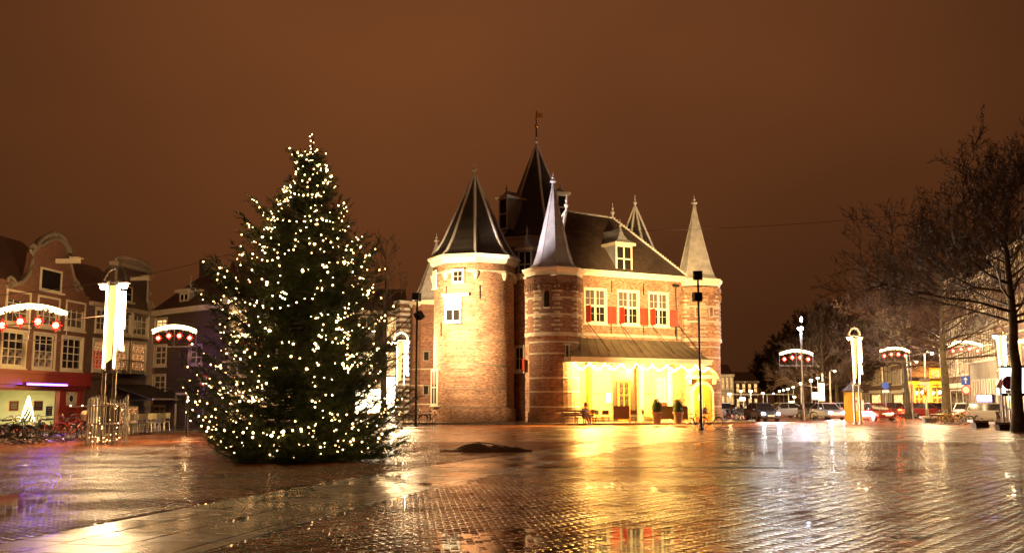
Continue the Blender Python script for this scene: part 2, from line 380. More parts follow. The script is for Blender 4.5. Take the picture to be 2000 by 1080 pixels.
# ================================================================ GROUND
def herringbone(x0, x1, y0, y1, rot, L=.2, Wd=.1):
    """centres and angles of bricks laid in herringbone covering the box"""
    c, s = math.cos(rot), math.sin(rot); out = []
    # 45-degree classic unit: steps of (W,W) and (L... ) on a square lattice of W
    ext = max(abs(x1 - x0), abs(y1 - y0)) * .78 + 1; cx, cy = (x0 + x1) / 2, (y0 + y1) / 2
    n = int(ext / Wd) + 2
    for i in range(-n, n):
        for j in range(-n, n):
            k = (i - j) % 4
            if k == 0: px, py, a = (i + 1) * Wd, (j + .5) * Wd, 0
            elif k == 2: px, py, a = (i + .5) * Wd, (j + 0) * Wd, math.pi / 2
            else: continue
            X = cx + px * c - py * s; Y = cy + px * s + py * c
            if x0 <= X <= x1 and y0 <= Y <= y1: out.append((X, Y, rot + a))
    return out
def wet_paving(name, c1, c2, bump_bricks, rough_lo=.08, rough_hi=.34):
    """wet clay pavers: colour by brick, film of water that pools in patches"""
    m, n, p = _mat(name)
    t = N(n, 'ShaderNodeTexCoord')
    geo = N(n, 'ShaderNodeNewGeometry')
    s1 = N(n, 'ShaderNodeTexNoise'); s1.inputs['Scale'].default_value = 5.5; s1.inputs['Detail'].default_value = 5
    n.links.new(geo.outputs['Position'], s1.inputs['Vector'])
    mx = N(n, 'ShaderNodeMix', data_type='RGBA'); mx.inputs[6].default_value = (*c1, 1); mx.inputs[7].default_value = (*c2, 1)
    wn = N(n, 'ShaderNodeTexWhiteNoise'); wn.noise_dimensions = '1D'
    if bump_bricks is None:
        n.links.new(geo.outputs['Random Per Island'], wn.inputs['W'])
    else:
        n.links.new(s1.outputs['Fac'], wn.inputs['W'])
    ad = N(n, 'ShaderNodeMath', operation='MULTIPLY'); n.links.new((geo.outputs['Random Per Island'] if bump_bricks is None else s1.outputs['Fac']), ad.inputs[0]); ad.inputs[1].default_value = 1.0
    n.links.new(ad.outputs[0], mx.inputs[0])
    sw = N(n, 'ShaderNodeTexNoise'); sw.inputs['Scale'].default_value = .38; sw.inputs['Detail'].default_value = 6; sw.inputs['Roughness'].default_value = .65; n.links.new(geo.outputs['Position'], sw.inputs['Vector'])
    rw = N(n, 'ShaderNodeMapRange'); rw.inputs[1].default_value = .36; rw.inputs[2].default_value = .6; rw.inputs[3].default_value = .42; rw.inputs[4].default_value = 1.12; n.links.new(sw.outputs['Fac'], rw.inputs[0])
    vw = N(n, 'ShaderNodeVectorMath', operation='SCALE'); n.links.new(mx.outputs[2], vw.inputs[0]); n.links.new(rw.outputs[0], vw.inputs['Scale']); n.links.new(vw.outputs[0], p.inputs['Base Color'])
    # water: broad patches drawn out across the slope of the square
    mp = N(n, 'ShaderNodeMapping'); mp.inputs['Scale'].default_value = (.28, .62, 1); n.links.new(geo.outputs['Position'], mp.inputs[0])
    s2 = N(n, 'ShaderNodeTexNoise'); s2.inputs['Scale'].default_value = 1.0; s2.inputs['Detail'].default_value = 5; s2.inputs['Roughness'].default_value = .6
    n.links.new(mp.outputs[0], s2.inputs['Vector'])
    r = N(n, 'ShaderNodeMapRange'); r.inputs[1].default_value = .38; r.inputs[2].default_value = .6; r.inputs[3].default_value = rough_hi; r.inputs[4].default_value = rough_lo
    n.links.new(s2.outputs['Fac'], r.inputs[0]); n.links.new(r.outputs[0], p.inputs['Roughness'])
    p.inputs['Specular IOR Level'].default_value = .55
    bs = N(n, 'ShaderNodeMapRange'); bs.inputs[1].default_value = .38; bs.inputs[2].default_value = .62; bs.inputs[3].default_value = 1.; bs.inputs[4].default_value = .22
    n.links.new(s2.outputs['Fac'], bs.inputs[0])
    s3 = N(n, 'ShaderNodeTexNoise'); s3.inputs['Scale'].default_value = 34; s3.inputs['Detail'].default_value = 3; n.links.new(geo.outputs['Position'], s3.inputs['Vector'])
    b = N(n, 'ShaderNodeBump'); b.inputs['Distance'].default_value = .006; n.links.new(s3.outputs['Fac'], b.inputs['Height'])
    mu = N(n, 'ShaderNodeMath', operation='MULTIPLY'); mu.inputs[1].default_value = (.8 if bump_bricks else .42); n.links.new(bs.outputs[0], mu.inputs[0]); n.links.new(mu.outputs[0], b.inputs['Strength'])
    last = b
    if bump_bricks:
        mpb = N(n, 'ShaderNodeMapping'); mpb.inputs['Rotation'].default_value = (0, 0, .35); n.links.new(geo.outputs['Position'], mpb.inputs[0])
        br = N(n, 'ShaderNodeTexBrick'); n.links.new(mpb.outputs[0], br.inputs['Vector']); br.inputs['Scale'].default_value = 1
        br.inputs['Brick Width'].default_value = .2; br.inputs['Row Height'].default_value = .1; br.inputs['Mortar Size'].default_value = .01; br.inputs['Mortar Smooth'].default_value = .4
        br.inputs['Color1'].default_value = (.4, .4, .4, 1); br.inputs['Color2'].default_value = (1, 1, 1, 1); br.inputs['Mortar'].default_value = (0, 0, 0, 1)
        b2 = N(n, 'ShaderNodeBump'); b2.inputs['Distance'].default_value = .008; b2.inputs['Strength'].default_value = .5
        n.links.new(br.outputs['Color'], b2.inputs['Height']); n.links.new(b.outputs[0], b2.inputs['Normal'])
        s4 = N(n, 'ShaderNodeTexNoise'); s4.inputs['Scale'].default_value = 3.2; s4.inputs['Detail'].default_value = 5; n.links.new(geo.outputs['Position'], s4.inputs['Vector'])
        b3 = N(n, 'ShaderNodeBump'); b3.inputs['Distance'].default_value = .05; b3.inputs['Strength'].default_value = .75
        n.links.new(s4.outputs['Fac'], b3.inputs['Height']); n.links.new(b2.outputs[0], b3.inputs['Normal']); last = b3
    n.links.new(last.outputs[0], p.inputs['Normal'])
    return m
M['pave_far'] = wet_paving('wet_square', (.22, .066, .02), (.32, .10, .032), True, .14, .32)
M['pave'] = wet_paving('wet_clay_brick', (.17, .05, .016), (.36, .11, .034), None, .08, .24)
M['slab'] = wet_paving('wet_stone_slab', (.10, .048, .024), (.16, .08, .04), None, .15, .34)
M['joint'] = plain('paving_joint', (.02, .013, .009), .5, var=.3, scale=20)

b = MB(); NB = 40.0
# the square: one sheet out to the horizon, finer near the camera
xs = [-3000, -600, -160, -60, -22, 22, 60, 160, 600, 3000]; ys = [-200, 0, 9.6, NB, 60, 120, 260, 700, 3500]
for i in range(len(xs) - 1):
    for j in range(len(ys) - 1):
        mi = 1 if (xs[i] >= -22.1 and xs[i + 1] <= 22.1 and ys[j] >= 9.5 and ys[j + 1] <= NB + .1) else 0
        b.add([(xs[i], ys[j], 0), (xs[i + 1], ys[j], 0), (xs[i + 1], ys[j + 1], 0), (xs[i], ys[j + 1], 0)], [(0, 1, 2, 3)], mi)
ground = b.build('ground', ['pave_far', 'joint'], kind='structure')

# band of big stone slabs crossing the foreground
BA, BB = Vector((-3.55, 9.7)), Vector((.15, 26.6)); bd = (BB - BA).normalized(); bn = Vector((-bd.y, bd.x)); BW = 2.55
def curve_off(y): return 0.006 * (min(y, 26) - 14) ** 2 + (.144 * (y - 26) if y > 26 else 0) if y > 14 else 0
def band_side(x, y):
    q = Vector((x - curve_off(y), y)) - BA; return q.dot(bn)      # 0..BW inside the band
def hw(y): return .525 * y + 3.4
bricks = []
for X, Y, a in herringbone(-21.9, 21.9, 9.6, NB, R(6)):
    if abs(X) > hw(Y): continue
    d = band_side(X, Y)
    if d < -.06 and not (24.33 < Y + .012 * X < 24.62 and X < 6.55): bricks.append((X, Y, a))
ang = math.atan2(bd.y, bd.x) - R(72)
for i in range(-110, 330):
    for j in range(-110, 150):
        # running bond left of the band
        lx, ly = (j + (.5 if i % 2 else 0)) * .206 - 8, i * .104
        X = -8 + (lx + 8) * math.cos(ang) - ly * math.sin(ang); Y = 9.4 + (lx + 8) * math.sin(ang) + ly * math.cos(ang)
        if 9.6 < Y < NB and abs(X) < min(21.9, hw(Y)) and band_side(X, Y) > BW + .08: bricks.append((X, Y, ang))
from mathutils import noise as mno
def sag(x, y): return .0055 * mno.noise(Vector((x * .42, y * .30, 3.1))) + .0018 * mno.noise(Vector((x * 1.7, y * 1.2, 9)))
def brick_geom(items, L=.2, Wd=.1, T=.009, J=.009):
    n = len(items); l, w = (L - J) / 2, (Wd - J) / 2; bv = .003
    base = np.array([(-l, -w, -.004), (l, -w, -.004), (l, w, -.004), (-l, w, -.004), (-l, -w, T - bv), (l, -w, T - bv), (l, w, T - bv), (-l, w, T - bv),
                     (-l + bv, -w + bv, T), (l - bv, -w + bv, T), (l - bv, w - bv, T), (-l + bv, w - bv, T)])
    quads = []
    for o in (0, 4):
        for k in range(4): quads.append((o + k, o + (k + 1) % 4, o + 4 + (k + 1) % 4, o + 4 + k))
    quads.append((8, 9, 10, 11)); quads = np.array(quads)
    A = np.array(items); c, s = np.cos(A[:, 2]), np.sin(A[:, 2])
    wk = np.array([.35 + 2.4 * max(0, mno.noise(Vector((a * .33, c * .22, 31))) + .12) ** 1.1 * 2 for a, c in A[:, :2]])   # well laid and badly heaved patches
    tx, ty = rng.normal(0, .006, n) * wk, rng.normal(0, .006, n) * wk; dz = rng.normal(0, .0007, n) + np.array([sag(a, c) for a, c in A[:, :2]])
    x, y, z = base[None, :, 0], base[None, :, 1], base[None, :, 2]
    Z = z + x * tx[:, None] + y * ty[:, None] + dz[:, None]
    Z[:, :4] = -.004
    X = A[:, 0, None] + x * c[:, None] - y * s[:, None]; Y = A[:, 1, None] + x * s[:, None] + y * c[:, None]
    V = np.stack([X, Y, Z], -1).reshape(-1, 3); F = (quads[None] + (np.arange(n) * 12)[:, None, None]).reshape(-1, 4)
    return V, F
def np_mesh(name, V, F, mats, mi=None):
    me = bpy.data.meshes.new(name); k = F.shape[1]
    me.vertices.add(len(V)); me.vertices.foreach_set('co', V.astype(np.float32).ravel())
    me.loops.add(F.size); me.loops.foreach_set('vertex_index', F.astype(np.int32).ravel())
    me.polygons.add(len(F)); me.polygons.foreach_set('loop_start', np.arange(0, F.size, k, dtype=np.int32))
    for m in (mats if isinstance(mats, (list, tuple)) else [mats]): me.materials.append(M[m])
    if mi is not None: me.polygons.foreach_set('material_index', np.asarray(mi, dtype=np.int32))
    me.update(calc_edges=True); me.validate(); return me
bricks.sort(key=lambda q: q[1] + .05 * abs(q[0]))
first_n = [q for q in bricks if q[1] > 10.75][:290]; fs_ = set(first_n); rest = [q for q in bricks if q not in fs_]
V, F = brick_geom(rest)
link('brick_paving', np_mesh('brick_paving', V, F, 'pave'), ground, kind='stuff')
protos = []
for k in range(12):
    V, F = brick_geom([(0, 0, 0)]); V[:, 2] -= sag(0, 0) * (V[:, 2] > 0); protos.append(np_mesh('brick', V, F, 'pave'))
for i, (X, Y, a) in enumerate(first_n): link('brick', protos[i % 12], ground, (X, Y, sag(X, Y)), rot=(0, 0, a))
# slabs of the band: three rows with broken joints
for row in range(4):
    t = rng.uniform(-1.2, 0)
    while t < 34:
        Ls = rng.uniform(.85, 1.35) if row != 1 else rng.uniform(1.5, 2.4)
        w0, w1 = [(.0, .28), (.28, 1.12), (1.12, 1.9), (1.9, 2.55)][row]
        g = .014; pts = []
        for tt, ww in ((t + g, w0 + g), (t + Ls - g, w0 + g), (t + Ls - g, w1 - g), (t + g, w1 - g)):
            q = BA + bd * tt + bn * ww; q.x += curve_off(q.y); pts.append((q.x, q.y))
        cy_ = sum(p_[1] for p_ in pts) / 4
        if 9.6 < cy_ < NB + .2:
            tl = rng.normal(0, .003, 2); b = MB(); vs = []
            for (x, y) in pts: vs.append((x, y, -.004))
            cx_, cyy = sum(p_[0] for p_ in pts) / 4, cy_
            for (x, y) in pts: vs.append((x, y, .010 + sag(x, y) + (x - cx_) * tl[0] + (y - cyy) * tl[1]))
            b.add(vs, [(0, 1, 5, 4), (1, 2, 6, 5), (2, 3, 7, 6), (3, 0, 4, 7), (4, 5, 6, 7)][::1])
            b.build('stone_slab', 'slab', ground)
        t += Ls
# water standing where the paving has sunk
m_, n_, p_ = _mat('standing_water')
gl_ = N(n_, 'ShaderNodeBsdfGlossy'); gl_.inputs['Roughness'].default_value = .045; tr_ = N(n_, 'ShaderNodeBsdfTransparent'); tr_.inputs[0].default_value = (.62, .56, .5, 1); mx_ = N(n_, 'ShaderNodeMixShader'); fr_ = N(n_, 'ShaderNodeFresnel'); fr_.inputs[0].default_value = 1.33
tn_ = N(n_, 'ShaderNodeNewGeometry'); wn_ = N(n_, 'ShaderNodeTexNoise'); wn_.inputs['Scale'].default_value = 9; n_.links.new(tn_.outputs['Position'], wn_.inputs['Vector'])
bp_ = N(n_, 'ShaderNodeBump'); bp_.inputs['Strength'].default_value = .07; bp_.inputs['Distance'].default_value = .004; n_.links.new(wn_.outputs['Fac'], bp_.inputs['Height'])
for q_ in (gl_, fr_): n_.links.new(bp_.outputs[0], q_.inputs['Normal'])
n_.links.new(fr_.outputs[0], mx_.inputs[0]); n_.links.new(tr_.outputs[0], mx_.inputs[1]); n_.links.new(gl_.outputs[0], mx_.inputs[2]); n_.links.new(mx_.outputs[0], n_.nodes['Material Output'].inputs[0]); M['water'] = m_
b = MB(); b.add([(-22, 9.6, .0061), (22, 9.6, .0061), (22, NB - .05, .0061), (-22, NB - .05, .0061)], [(0, 1, 2, 3)]); b.build('puddle_water', 'water', kind='structure')
# sunken line of narrow stones across the square
x = -4.0
while x < 6.5:
    L_ = rng.uniform(.8, 1.1); y = 24.48 - .012 * x
    if x > -.2:
        b = MB(); b.box(x, x + L_ - .012, y - .13, y - .015, -.003, .007 + rng.uniform(-.001, .003)); b.box(x, x + L_ - .012, y + .015, y + .13, -.003, .02); b.build('channel_stone', 'slab', ground)
    x += L_

# raised pavement in front of the castle and along the houses
def kerbed(name, pts, h=.12, mat='slab'):
    b = MB(); b.prism(pts, -.01, h); o = b.build(name, mat, kind='structure'); return o
M['slab_dry'] = wet_paving('wet_pavement', (.12, .09, .06), (.18, .135, .09), True, .14, .4)
kerbed('pavement', [(-7.6, 69.6), (-3, 69.3), (.6, 68.4), (4.4, 67.5), (9.0, 68.6), (13.4, 70.2), (17.6, 73.0), (18.5, 78), (18.5, 99), (-12, 99), (-11.5, 84)], .13, 'slab_dry')
kerbed('pavement', [(-24.6, 30), (-20.3, 30), (-19.9, 44), (-18.9, 49), (-15.4, 51.5), (-11, 54), (-8, 60), (-12, 70), (-26, 68)], .1, 'slab_dry')

# crumpled dark tarpaulin lying on the square
t0 = thing('tarpaulin', 'dark crumpled tarpaulin lying flat on the wet square in front of the castle', 'tarpaulin', (-.85, 32.3, 0))
nx, ny = 44, 16; vs = []; fs = []
for j in range(ny):
    for i in range(nx):
        u, v = i / (nx - 1), j / (ny - 1); x = -1.45 + 2.95 * u; wdt = .16 + .5 * math.sin(math.pi * min(1, u * 1.25 + .06)) ** .7 * (1 - .72 * max(0, u - .45) / .55)
        y = (v - .5) * 2 * wdt + .12 * math.sin(5 * u)
        ridge = math.exp(-((u - .38) / .2) ** 2) * .19 + .11 * math.exp(-((u - .72) / .2) ** 2) + .05
        z = ridge * (1 - abs(2 * v - 1) ** 1.6) + .045 * math.sin(31 * u + 8 * v + 3 * math.sin(9 * u)) * (1 - abs(2 * v - 1)) * math.sin(math.pi * u) + .012 * random.random() * (0 < j < ny - 1)
        vs.append((x, y, max(.003, z if 0 < j < ny - 1 else .003)))
for j in range(ny - 1):
    for i in range(nx - 1): a = j * nx + i; fs.append((a, a + 1, a + nx + 1, a + nx))
b = MB(); b.add(vs, fs); b.build('sheet', 'tarp', t0, smooth=True)
b = MB(); b.tube([(-.3, -.1, .30), (.1, .05, .26), (.7, .12, .15), (1.45, .1, .04)], .016); b.build('pole', 'iron', t0)

# ================================================================ CASTLE
FX, FY = 5.23, 72.0; FA = math.atan2(.487, .873); fc, fsn = math.cos(FA), math.sin(FA)
castle = thing('castle', 'brick medieval weigh house with pointed turrets, floodlit, standing in the middle of the wet square', 'castle', (FX, FY, 0), FA)
def L(x, y): dx, dy = x - FX, y - FY; return (dx * fc + dy * fsn, -dx * fsn + dy * fc)
fr = Frame((FX, FY), (FX + fc, FY + fsn))
Z0 = .1
# --- front wall with real openings
wins = [(.08, 7.3, 1.88, 9.72), (3.03, 7.3, 4.82, 9.72), (5.87, 7.3, 7.6, 9.72)]
portal = (2.45, .13, 4.75, 4.0)
hl = [tuple(w) for w in wins] + [portal, (6.3, 1.6, 7.3, 3.4)]
b = MB(); b.wall(-1.2, 9.2, Z0, 10.75, hl, deep=.22)
# other walls of the block
def quadwall(b, p, q, z0, z1): (x0, y0), (x1, y1) = L(*p), L(*q); b.add([(x0, y0, z0), (x1, y1, z0), (x1, y1, z1), (x0, y1 if False else y0, z1)], [(0, 1, 2, 3)])
body = [(15.2, 78.6), (12.9, 87.5), (10.9, 91), (2, 96), (-6.6, 89.5), (-5.0, 76), (-.3, 75.6), (1.5, 74.0)]
for p_, q_ in zip(body, body[1:]): quadwall(b, p_, q_, Z0, 10.75)
b.build('wall', 'castle', castle)
# stone plinth, string course, cornice on the front
for q_ in ((-.9, 8.8, -.06, -.002, 6.3, 6.5), (-.7, 8.8, -.035, -.002, 7.08, 7.13)): b = MB(); b.box(*q_); b.build('string_course', 'stone', castle)
for q_ in ((-.9, 2.2, -.09, -.002, Z0, .75), (5, 8.8, -.09, -.002, Z0, .75)): b = MB(); b.box(*q_); b.build('plinth', 'stone', castle)
def cornice_run(b, p, q, z, h=.42, out_=.38):
    (x0, y0), (x1, y1) = p, q; dx, dy = x1 - x0, y1 - y0; l = math.hypot(dx, dy); nx, ny = dy / l, -dx / l
    for o0, za, zb in ((out_ * .45, z, z + h * .4), (out_ * .75, z + h * .4 + .002, z + h * .7), (out_, z + h * .7 + .002, z + h)):
        b.add([(x0, y0, za), (x1, y1, za), (x1 + nx * o0, y1 + ny * o0, za), (x0 + nx * o0, y0 + ny * o0, za), (x0, y0, zb), (x1, y1, zb), (x1 + nx * o0, y1 + ny * o0, zb), (x0 + nx * o0, y0 + ny * o0, zb)],
              [(0, 1, 2, 3), (4, 7, 6, 5), (0, 4, 5, 1), (1, 5, 6, 2), (2, 6, 7, 3), (3, 7, 4, 0)])
b = MB(); cornice_run(b, (-1.2, 0), (9.2, 0), 10.7)
p1, p2 = L(-.3, 75.6), L(1.5, 74.0); cornice_run(b, p1, p2, 10.7)
for p_, q_ in zip(body[:-2], body[1:-2]): cornice_run(b, L(*p_), L(*q_), 10.7)
b.build('cornice', 'cream', castle)
# windows of the front with red shutters
for (a, z, c, d), gm in zip(wins, ['glass_cool', 'glass_cool', 'glass_cool']):
    w = window(castle, a, z, c - a, d - z, y=.06, cols=4, rows=4, fm='cream', gm=gm, gm2='glass', fw=.08, bar=.013, surround=.1)
    bb = MB(); bb.box((c - a) / 2 - .09, (c - a) / 2 + .09, -.07, -.03, .11, d - z - .11); bb.box(.11, (c - a) / 2 - .092, -.07, -.032, (d - z) / 2 - .08, (d - z) / 2 + .08); bb.box((c - a) / 2 + .092, c - a - .11, -.07, -.032, (d - z) / 2 - .08, (d - z) / 2 + .08)
    bb.build('cross_bar', 'cream', w)
    bb = MB(); bb.box(0, .68, -.03, .03, 0, 1.24); bb.box(.02, .66, -.045, -.031, .12, .2); bb.box(.02, .66, -.045, -.031, 1.02, 1.1); sh = bb.build('shutter', 'shutter', w, (c - a + .14, -.22, -.04))
    bb = MB(); bb.box(0, .05, -.62, -.02, 0, 1.22); bb.build('shutter', 'shutter', w, (.0, -.16, -.04))
# wall anchors
b = MB()
for u, z in ((2.45, 10.0), (5.35, 9.95), (2.35, 6.85), (5.3, 6.8), (8.3, 6.85)): b.box(u - .025, u + .025, -.05, -.004, z - .45, z + .45); b.box(u - .08, u + .08, -.045, -.006, z - .02, z + .02)
b.build('wall_anchors', 'iron', castle)
# drainpipes
b = MB(); b.tube([(8.35, -.12, 10.5), (8.35, -.12, 6.2)], .05); b.box(8.1, 8.6, -.25, -.02, 10.3, 10.5); b.build('drainpipe', 'iron', castle)
x, y = L(-.02, 75.2)
b = MB(); b.tube([(x, y, 10.4), (x, y, .2)], .06); b.box(x - .18, x + .18, y - .15, y + .1, 10.2, 10.5); b.build('drainpipe', 'iron', castle)
# side wall window with red shutters
sf = Frame(L(-.3, 75.6), L(1.5, 74.0))
sfw = Frame((-.3, 75.6), (1.5, 74.0)); u0, z0_, u1, z1_ = sfw.rect(1007, 677, 1024, 724)
w = window(castle, 0, 0, u1 - u0, z1_ - z0_, y=0, cols=2, rows=2, fm='cream', gm='glass', fw=.12, bar=.03, surround=.1)
mx_, my_ = sf.world(u0, -.05); w.location = (mx_, my_, z0_); w.rotation_euler = (0, 0, sf.ang)
for xx, ra in ((-.52, .5), (u1 - u0 - .08, -.5)):
    bb = MB(); bb.box(0, .5, -.03, .03, 0, .9); bb.build('shutter', 'shutter', w, (xx, -.36 if xx < 0 else -.16, .02), ).rotation_euler = (0, 0, ra)

# --- towers
def octa(r, c, a0=R(4), n=8): return [(c[0] + r * math.cos(a0 + R(-90) + 2 * math.pi * k / n), c[1] + r * math.sin(a0 + R(-90) + 2 * math.pi * k / n)) for k in range(n)]
def spire(parent, c, r, z, h, mat, n=8, a0=0., hips=True, seams=False, flare=.16, fin=1.0, hipmat='hip_lead'):
    prof = [(r * (1 + flare * .6), z), (r * (1 - .02), z + h * .06), (r * .78, z + h * .21), (r * .5, z + h * .5), (r * .25, z + h * .76), (.06, z + h)]
    b = MB(); b.lathe(prof, n, c, a0=a0 + R(-90)); o = b.build('spire', mat, parent)
    b = MB()
    if hips:
        for k in range(n):
            a = a0 + R(-90) + 2 * math.pi * k / n; pts = [(c[0] + (rr + .02) * math.cos(a), c[1] + (rr + .02) * math.sin(a), zz) for rr, zz in prof]
            b.tube(pts, .09, 5)
            # stepped lead soakers showing as teeth along the hip
            for s_ in np.arange(.04, .95, .021):
                zz = z + h * s_; rr = np.interp(zz, [q[1] for q in prof], [q[0] for q in prof]); da = .16 / max(rr, .25)
                for sg in (-1, 1):
                    aa = a + sg * min(da, .3); rc = rr * math.cos(math.pi / n) / math.cos(math.pi / n - min(abs(aa - a), math.pi / n)) + .02
                    b.add([(c[0] + (rr + .03) * math.cos(a), c[1] + (rr + .03) * math.sin(a), zz - .07), (c[0] + rc * math.cos(aa), c[1] + rc * math.sin(aa), zz), (c[0] + (rr + .03) * math.cos(a), c[1] + (rr + .03) * math.sin(a), zz + .07)], [(0, 1, 2)])
    if seams:
        for k in range(n):
            a = a0 + R(-90) + 2 * math.pi * k / n
            b.tube([(c[0] + (rr + .008) * math.cos(a), c[1] + (rr + .008) * math.sin(a), zz) for rr, zz in prof], .028, 4)
        for s_ in (.12, .24, .37, .5, .64, .78):
            zz = z + h * s_; rr = np.interp(zz, [q[1] for q in prof], [q[0] for q in prof])
            b.lathe([(rr + .004, zz - .02), (rr + .02, zz), (rr + .002, zz + .02)], n, c, a0=a0 + R(-90), cap=False)
    b.build('hip_roll' if hips else 'lead_seam', hipmat, parent)
    b = MB(); finial(b, c[0], c[1], z + h - .05, fin, .17 if hips else .24); b.build('finial', hipmat, parent)
    return o
def ring(b, c, r, z0, z1, n=32, a0=0, rr=None): b.lathe([(r, z0), (r, z1)], n, c, a0=a0, cap=False); b.lathe([(r - .2, z1), (r, z1)], n, c, a0=a0, cap=False); b.lathe([(r, z0), (r - .2, z0)], n, c, a0=a0, cap=False)
def corner_turret(px_c, Xc, Yc, rl, ru, ztop, spr, sph, window_px=None, lm='lead', wallmat='castle'):
    c = L(Xc, Yc); a0 = -FA + R(4)
    b = MB(); b.lathe([(rl + .12, Z0), (rl + .1, .8), (rl, .86), (rl, 5.9), (ru - .02, 6.15)], 32, c, cap=False)
    b.lathe([(ru * 1.02, 6.15), (ru * 1.02, 10.3)], 8, c, a0=a0 + R(-90), cap=False)
    t = b.build('tower', wallmat, castle, smooth=False)
    b = MB()
    for z in (1.15, 2.2, 3.15, 4.85, 5.65): ring(b, c, rl + .018, z, z + .11)
    b.build('stone_band', 'stone', t)
    b = MB(); k8 = a0 + R(-90)
    ring(b, c, ru * 1.02 + .07, 6.1, 6.38, 8, k8); ring(b, c, ru * 1.02 + .02, 7.55, 7.7, 8, k8); ring(b, c, ru * 1.02 + .015, 8.75, 8.86, 8, k8); ring(b, c, ru * 1.02 + .07, 10.1, 10.2, 8, k8)
    b.build('stone_band', 'stone', t)
    # quoins on every corner of the octagon
    b = MB()
    for k in range(8):
        a = k8 + k * math.pi / 4; x0, y0 = c[0] + ru * 1.02 * math.cos(a), c[1] + ru * 1.02 * math.sin(a)
        for j in range(11):
            z = 6.5 + j * .30; ln = .42 if j % 2 else .22
            for sg in (-1, 1):
                aa = a + sg * math.pi / 4; dx, dy = c[0] + ru * 1.02 * math.cos(aa) - x0, c[1] + ru * 1.02 * math.sin(aa) - y0; l = math.hypot(dx, dy); dx /= l; dy /= l
                nx, ny = math.cos((a + aa) / 2), math.sin((a + aa) / 2); e = .02
                b.add([(x0 + nx * e, y0 + ny * e, z), (x0 + dx * ln + nx * e, y0 + dy * ln + ny * e, z), (x0 + dx * ln + nx * e, y0 + dy * ln + ny * e, z + .13), (x0 + nx * e, y0 + ny * e, z + .13)], [(0, 1, 2, 3)])
    b.build('quoins', 'stone', t, kind='stuff')
    # corbel table of little arches
    b = MB(); RR = ru * 1.02
    for k in range(8):
        a = k8 + k * math.pi / 4; a2 = a + math.pi / 4; p = Vector((c[0] + RR * math.cos(a), c[1] + RR * math.sin(a))); q = Vector((c[0] + RR * math.cos(a2), c[1] + RR * math.sin(a2)))
        nn = Vector((math.cos((a + a2) / 2), math.sin((a + a2) / 2))); d = (q - p); na = 4
        for i in range(na):
            m0 = p + d * ((i + .5) / na); rad = d.length / na * .42
            pts = []
            for s_ in range(7):
                th = math.pi * s_ / 6; off = d.normalized() * rad * math.cos(th); pts.append((m0.x + off.x + nn.x * .07, m0.y + off.y + nn.y * .07, 9.62 + rad * math.sin(th) * 1.3))
            b.tube([(pts[0][0], pts[0][1], 9.3)] + pts + [(pts[-1][0], pts[-1][1], 9.3)], .045, 4)
        w0 = p + nn * .0; b.add([(p.x + nn.x * .1, p.y + nn.y * .1, 9.95), (q.x + nn.x * .1, q.y + nn.y * .1, 9.95), (q.x + nn.x * .1, q.y + nn.y * .1, 10.3), (p.x + nn.x * .1, p.y + nn.y * .1, 10.3)], [(0, 1, 2, 3)])
    b.build('corbel_arches', wallmat, t)
    b = MB(); b.lathe([(ru * 1.02, ztop - .55), (ru * 1.06, ztop - .3), (ru * 1.12, ztop - .22), (ru * 1.15, ztop - .08), (ru * 1.15, ztop), (.1, ztop + .02)], 8, c, a0=k8, cap=False); b.build('cornice', 'cream', t)
    spire(t, c, spr, ztop + .03, sph, lm, 8, a0, hips=False, seams=True, flare=.35, fin=.95, hipmat=lm)
    return t, c, k8
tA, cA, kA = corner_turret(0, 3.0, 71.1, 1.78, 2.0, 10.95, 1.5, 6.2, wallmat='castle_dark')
tB, cB, kB = corner_turret(0, 14.45, 77.6, 1.72, 1.84, 10.95, 1.5, 5.9, lm='lead_light')
# arrow-slit window on tower A
def on_round(cx, cy, r, ang_, z, parent, build): T = Matrix.Translation((cx + r * math.sin(ang_ - FA), cy - r * math.cos(ang_ - FA), z)) @ Matrix.Rotation(ang_ - FA, 4, 'Z'); b = MB(T); return b
b = on_round(*cA, 1.9, R(-17), 8.0, tA, None)
b.plate([(-.36, 0), (.36, 0), (.36, 1.1), (.25, 1.35), (0, 1.48), (-.25, 1.35), (-.36, 1.1)], -.05, .1, 0); b.plate([(-.19, .12), (.19, .12), (.19, 1.05), (.12, 1.22), (0, 1.28), (-.12, 1.22), (-.19, 1.05)], -.062, -.052, 1)
b.box(-.26, .26, -.12, -.064, .02, .11, 2); b.build('window', ['house_red', 'glass', 'cream'], tA)
b = on_round(*cA, 1.79, R(28), 4.55, tA, None); b.box(-.14, -.1, -.03, .1, 0, 1, 0); b.box(.1, .2, -.03, .1, 0, 1, 0); b.box(-.1, .1, -.012, .1, .1, .9, 1); b.box(-.25, .3, -.031, .1, .9, 1.05, 0); b.box(-.25, .3, -.031, .1, -.05, .1, 0); b.build('window', ['stone', 'iron'], tA)
# blind windows on tower B
for a_ in (-8, 26):
    b = on_round(*cB, 1.80, R(a_), 7.95, tB, None); b.box(-.22, .22, -.04, .1, 0, .85, 0); b.box(-.14, .14, -.052, -.042, .08, .76, 1); b.build('window', ['stone', 'castle_dark'], tB)

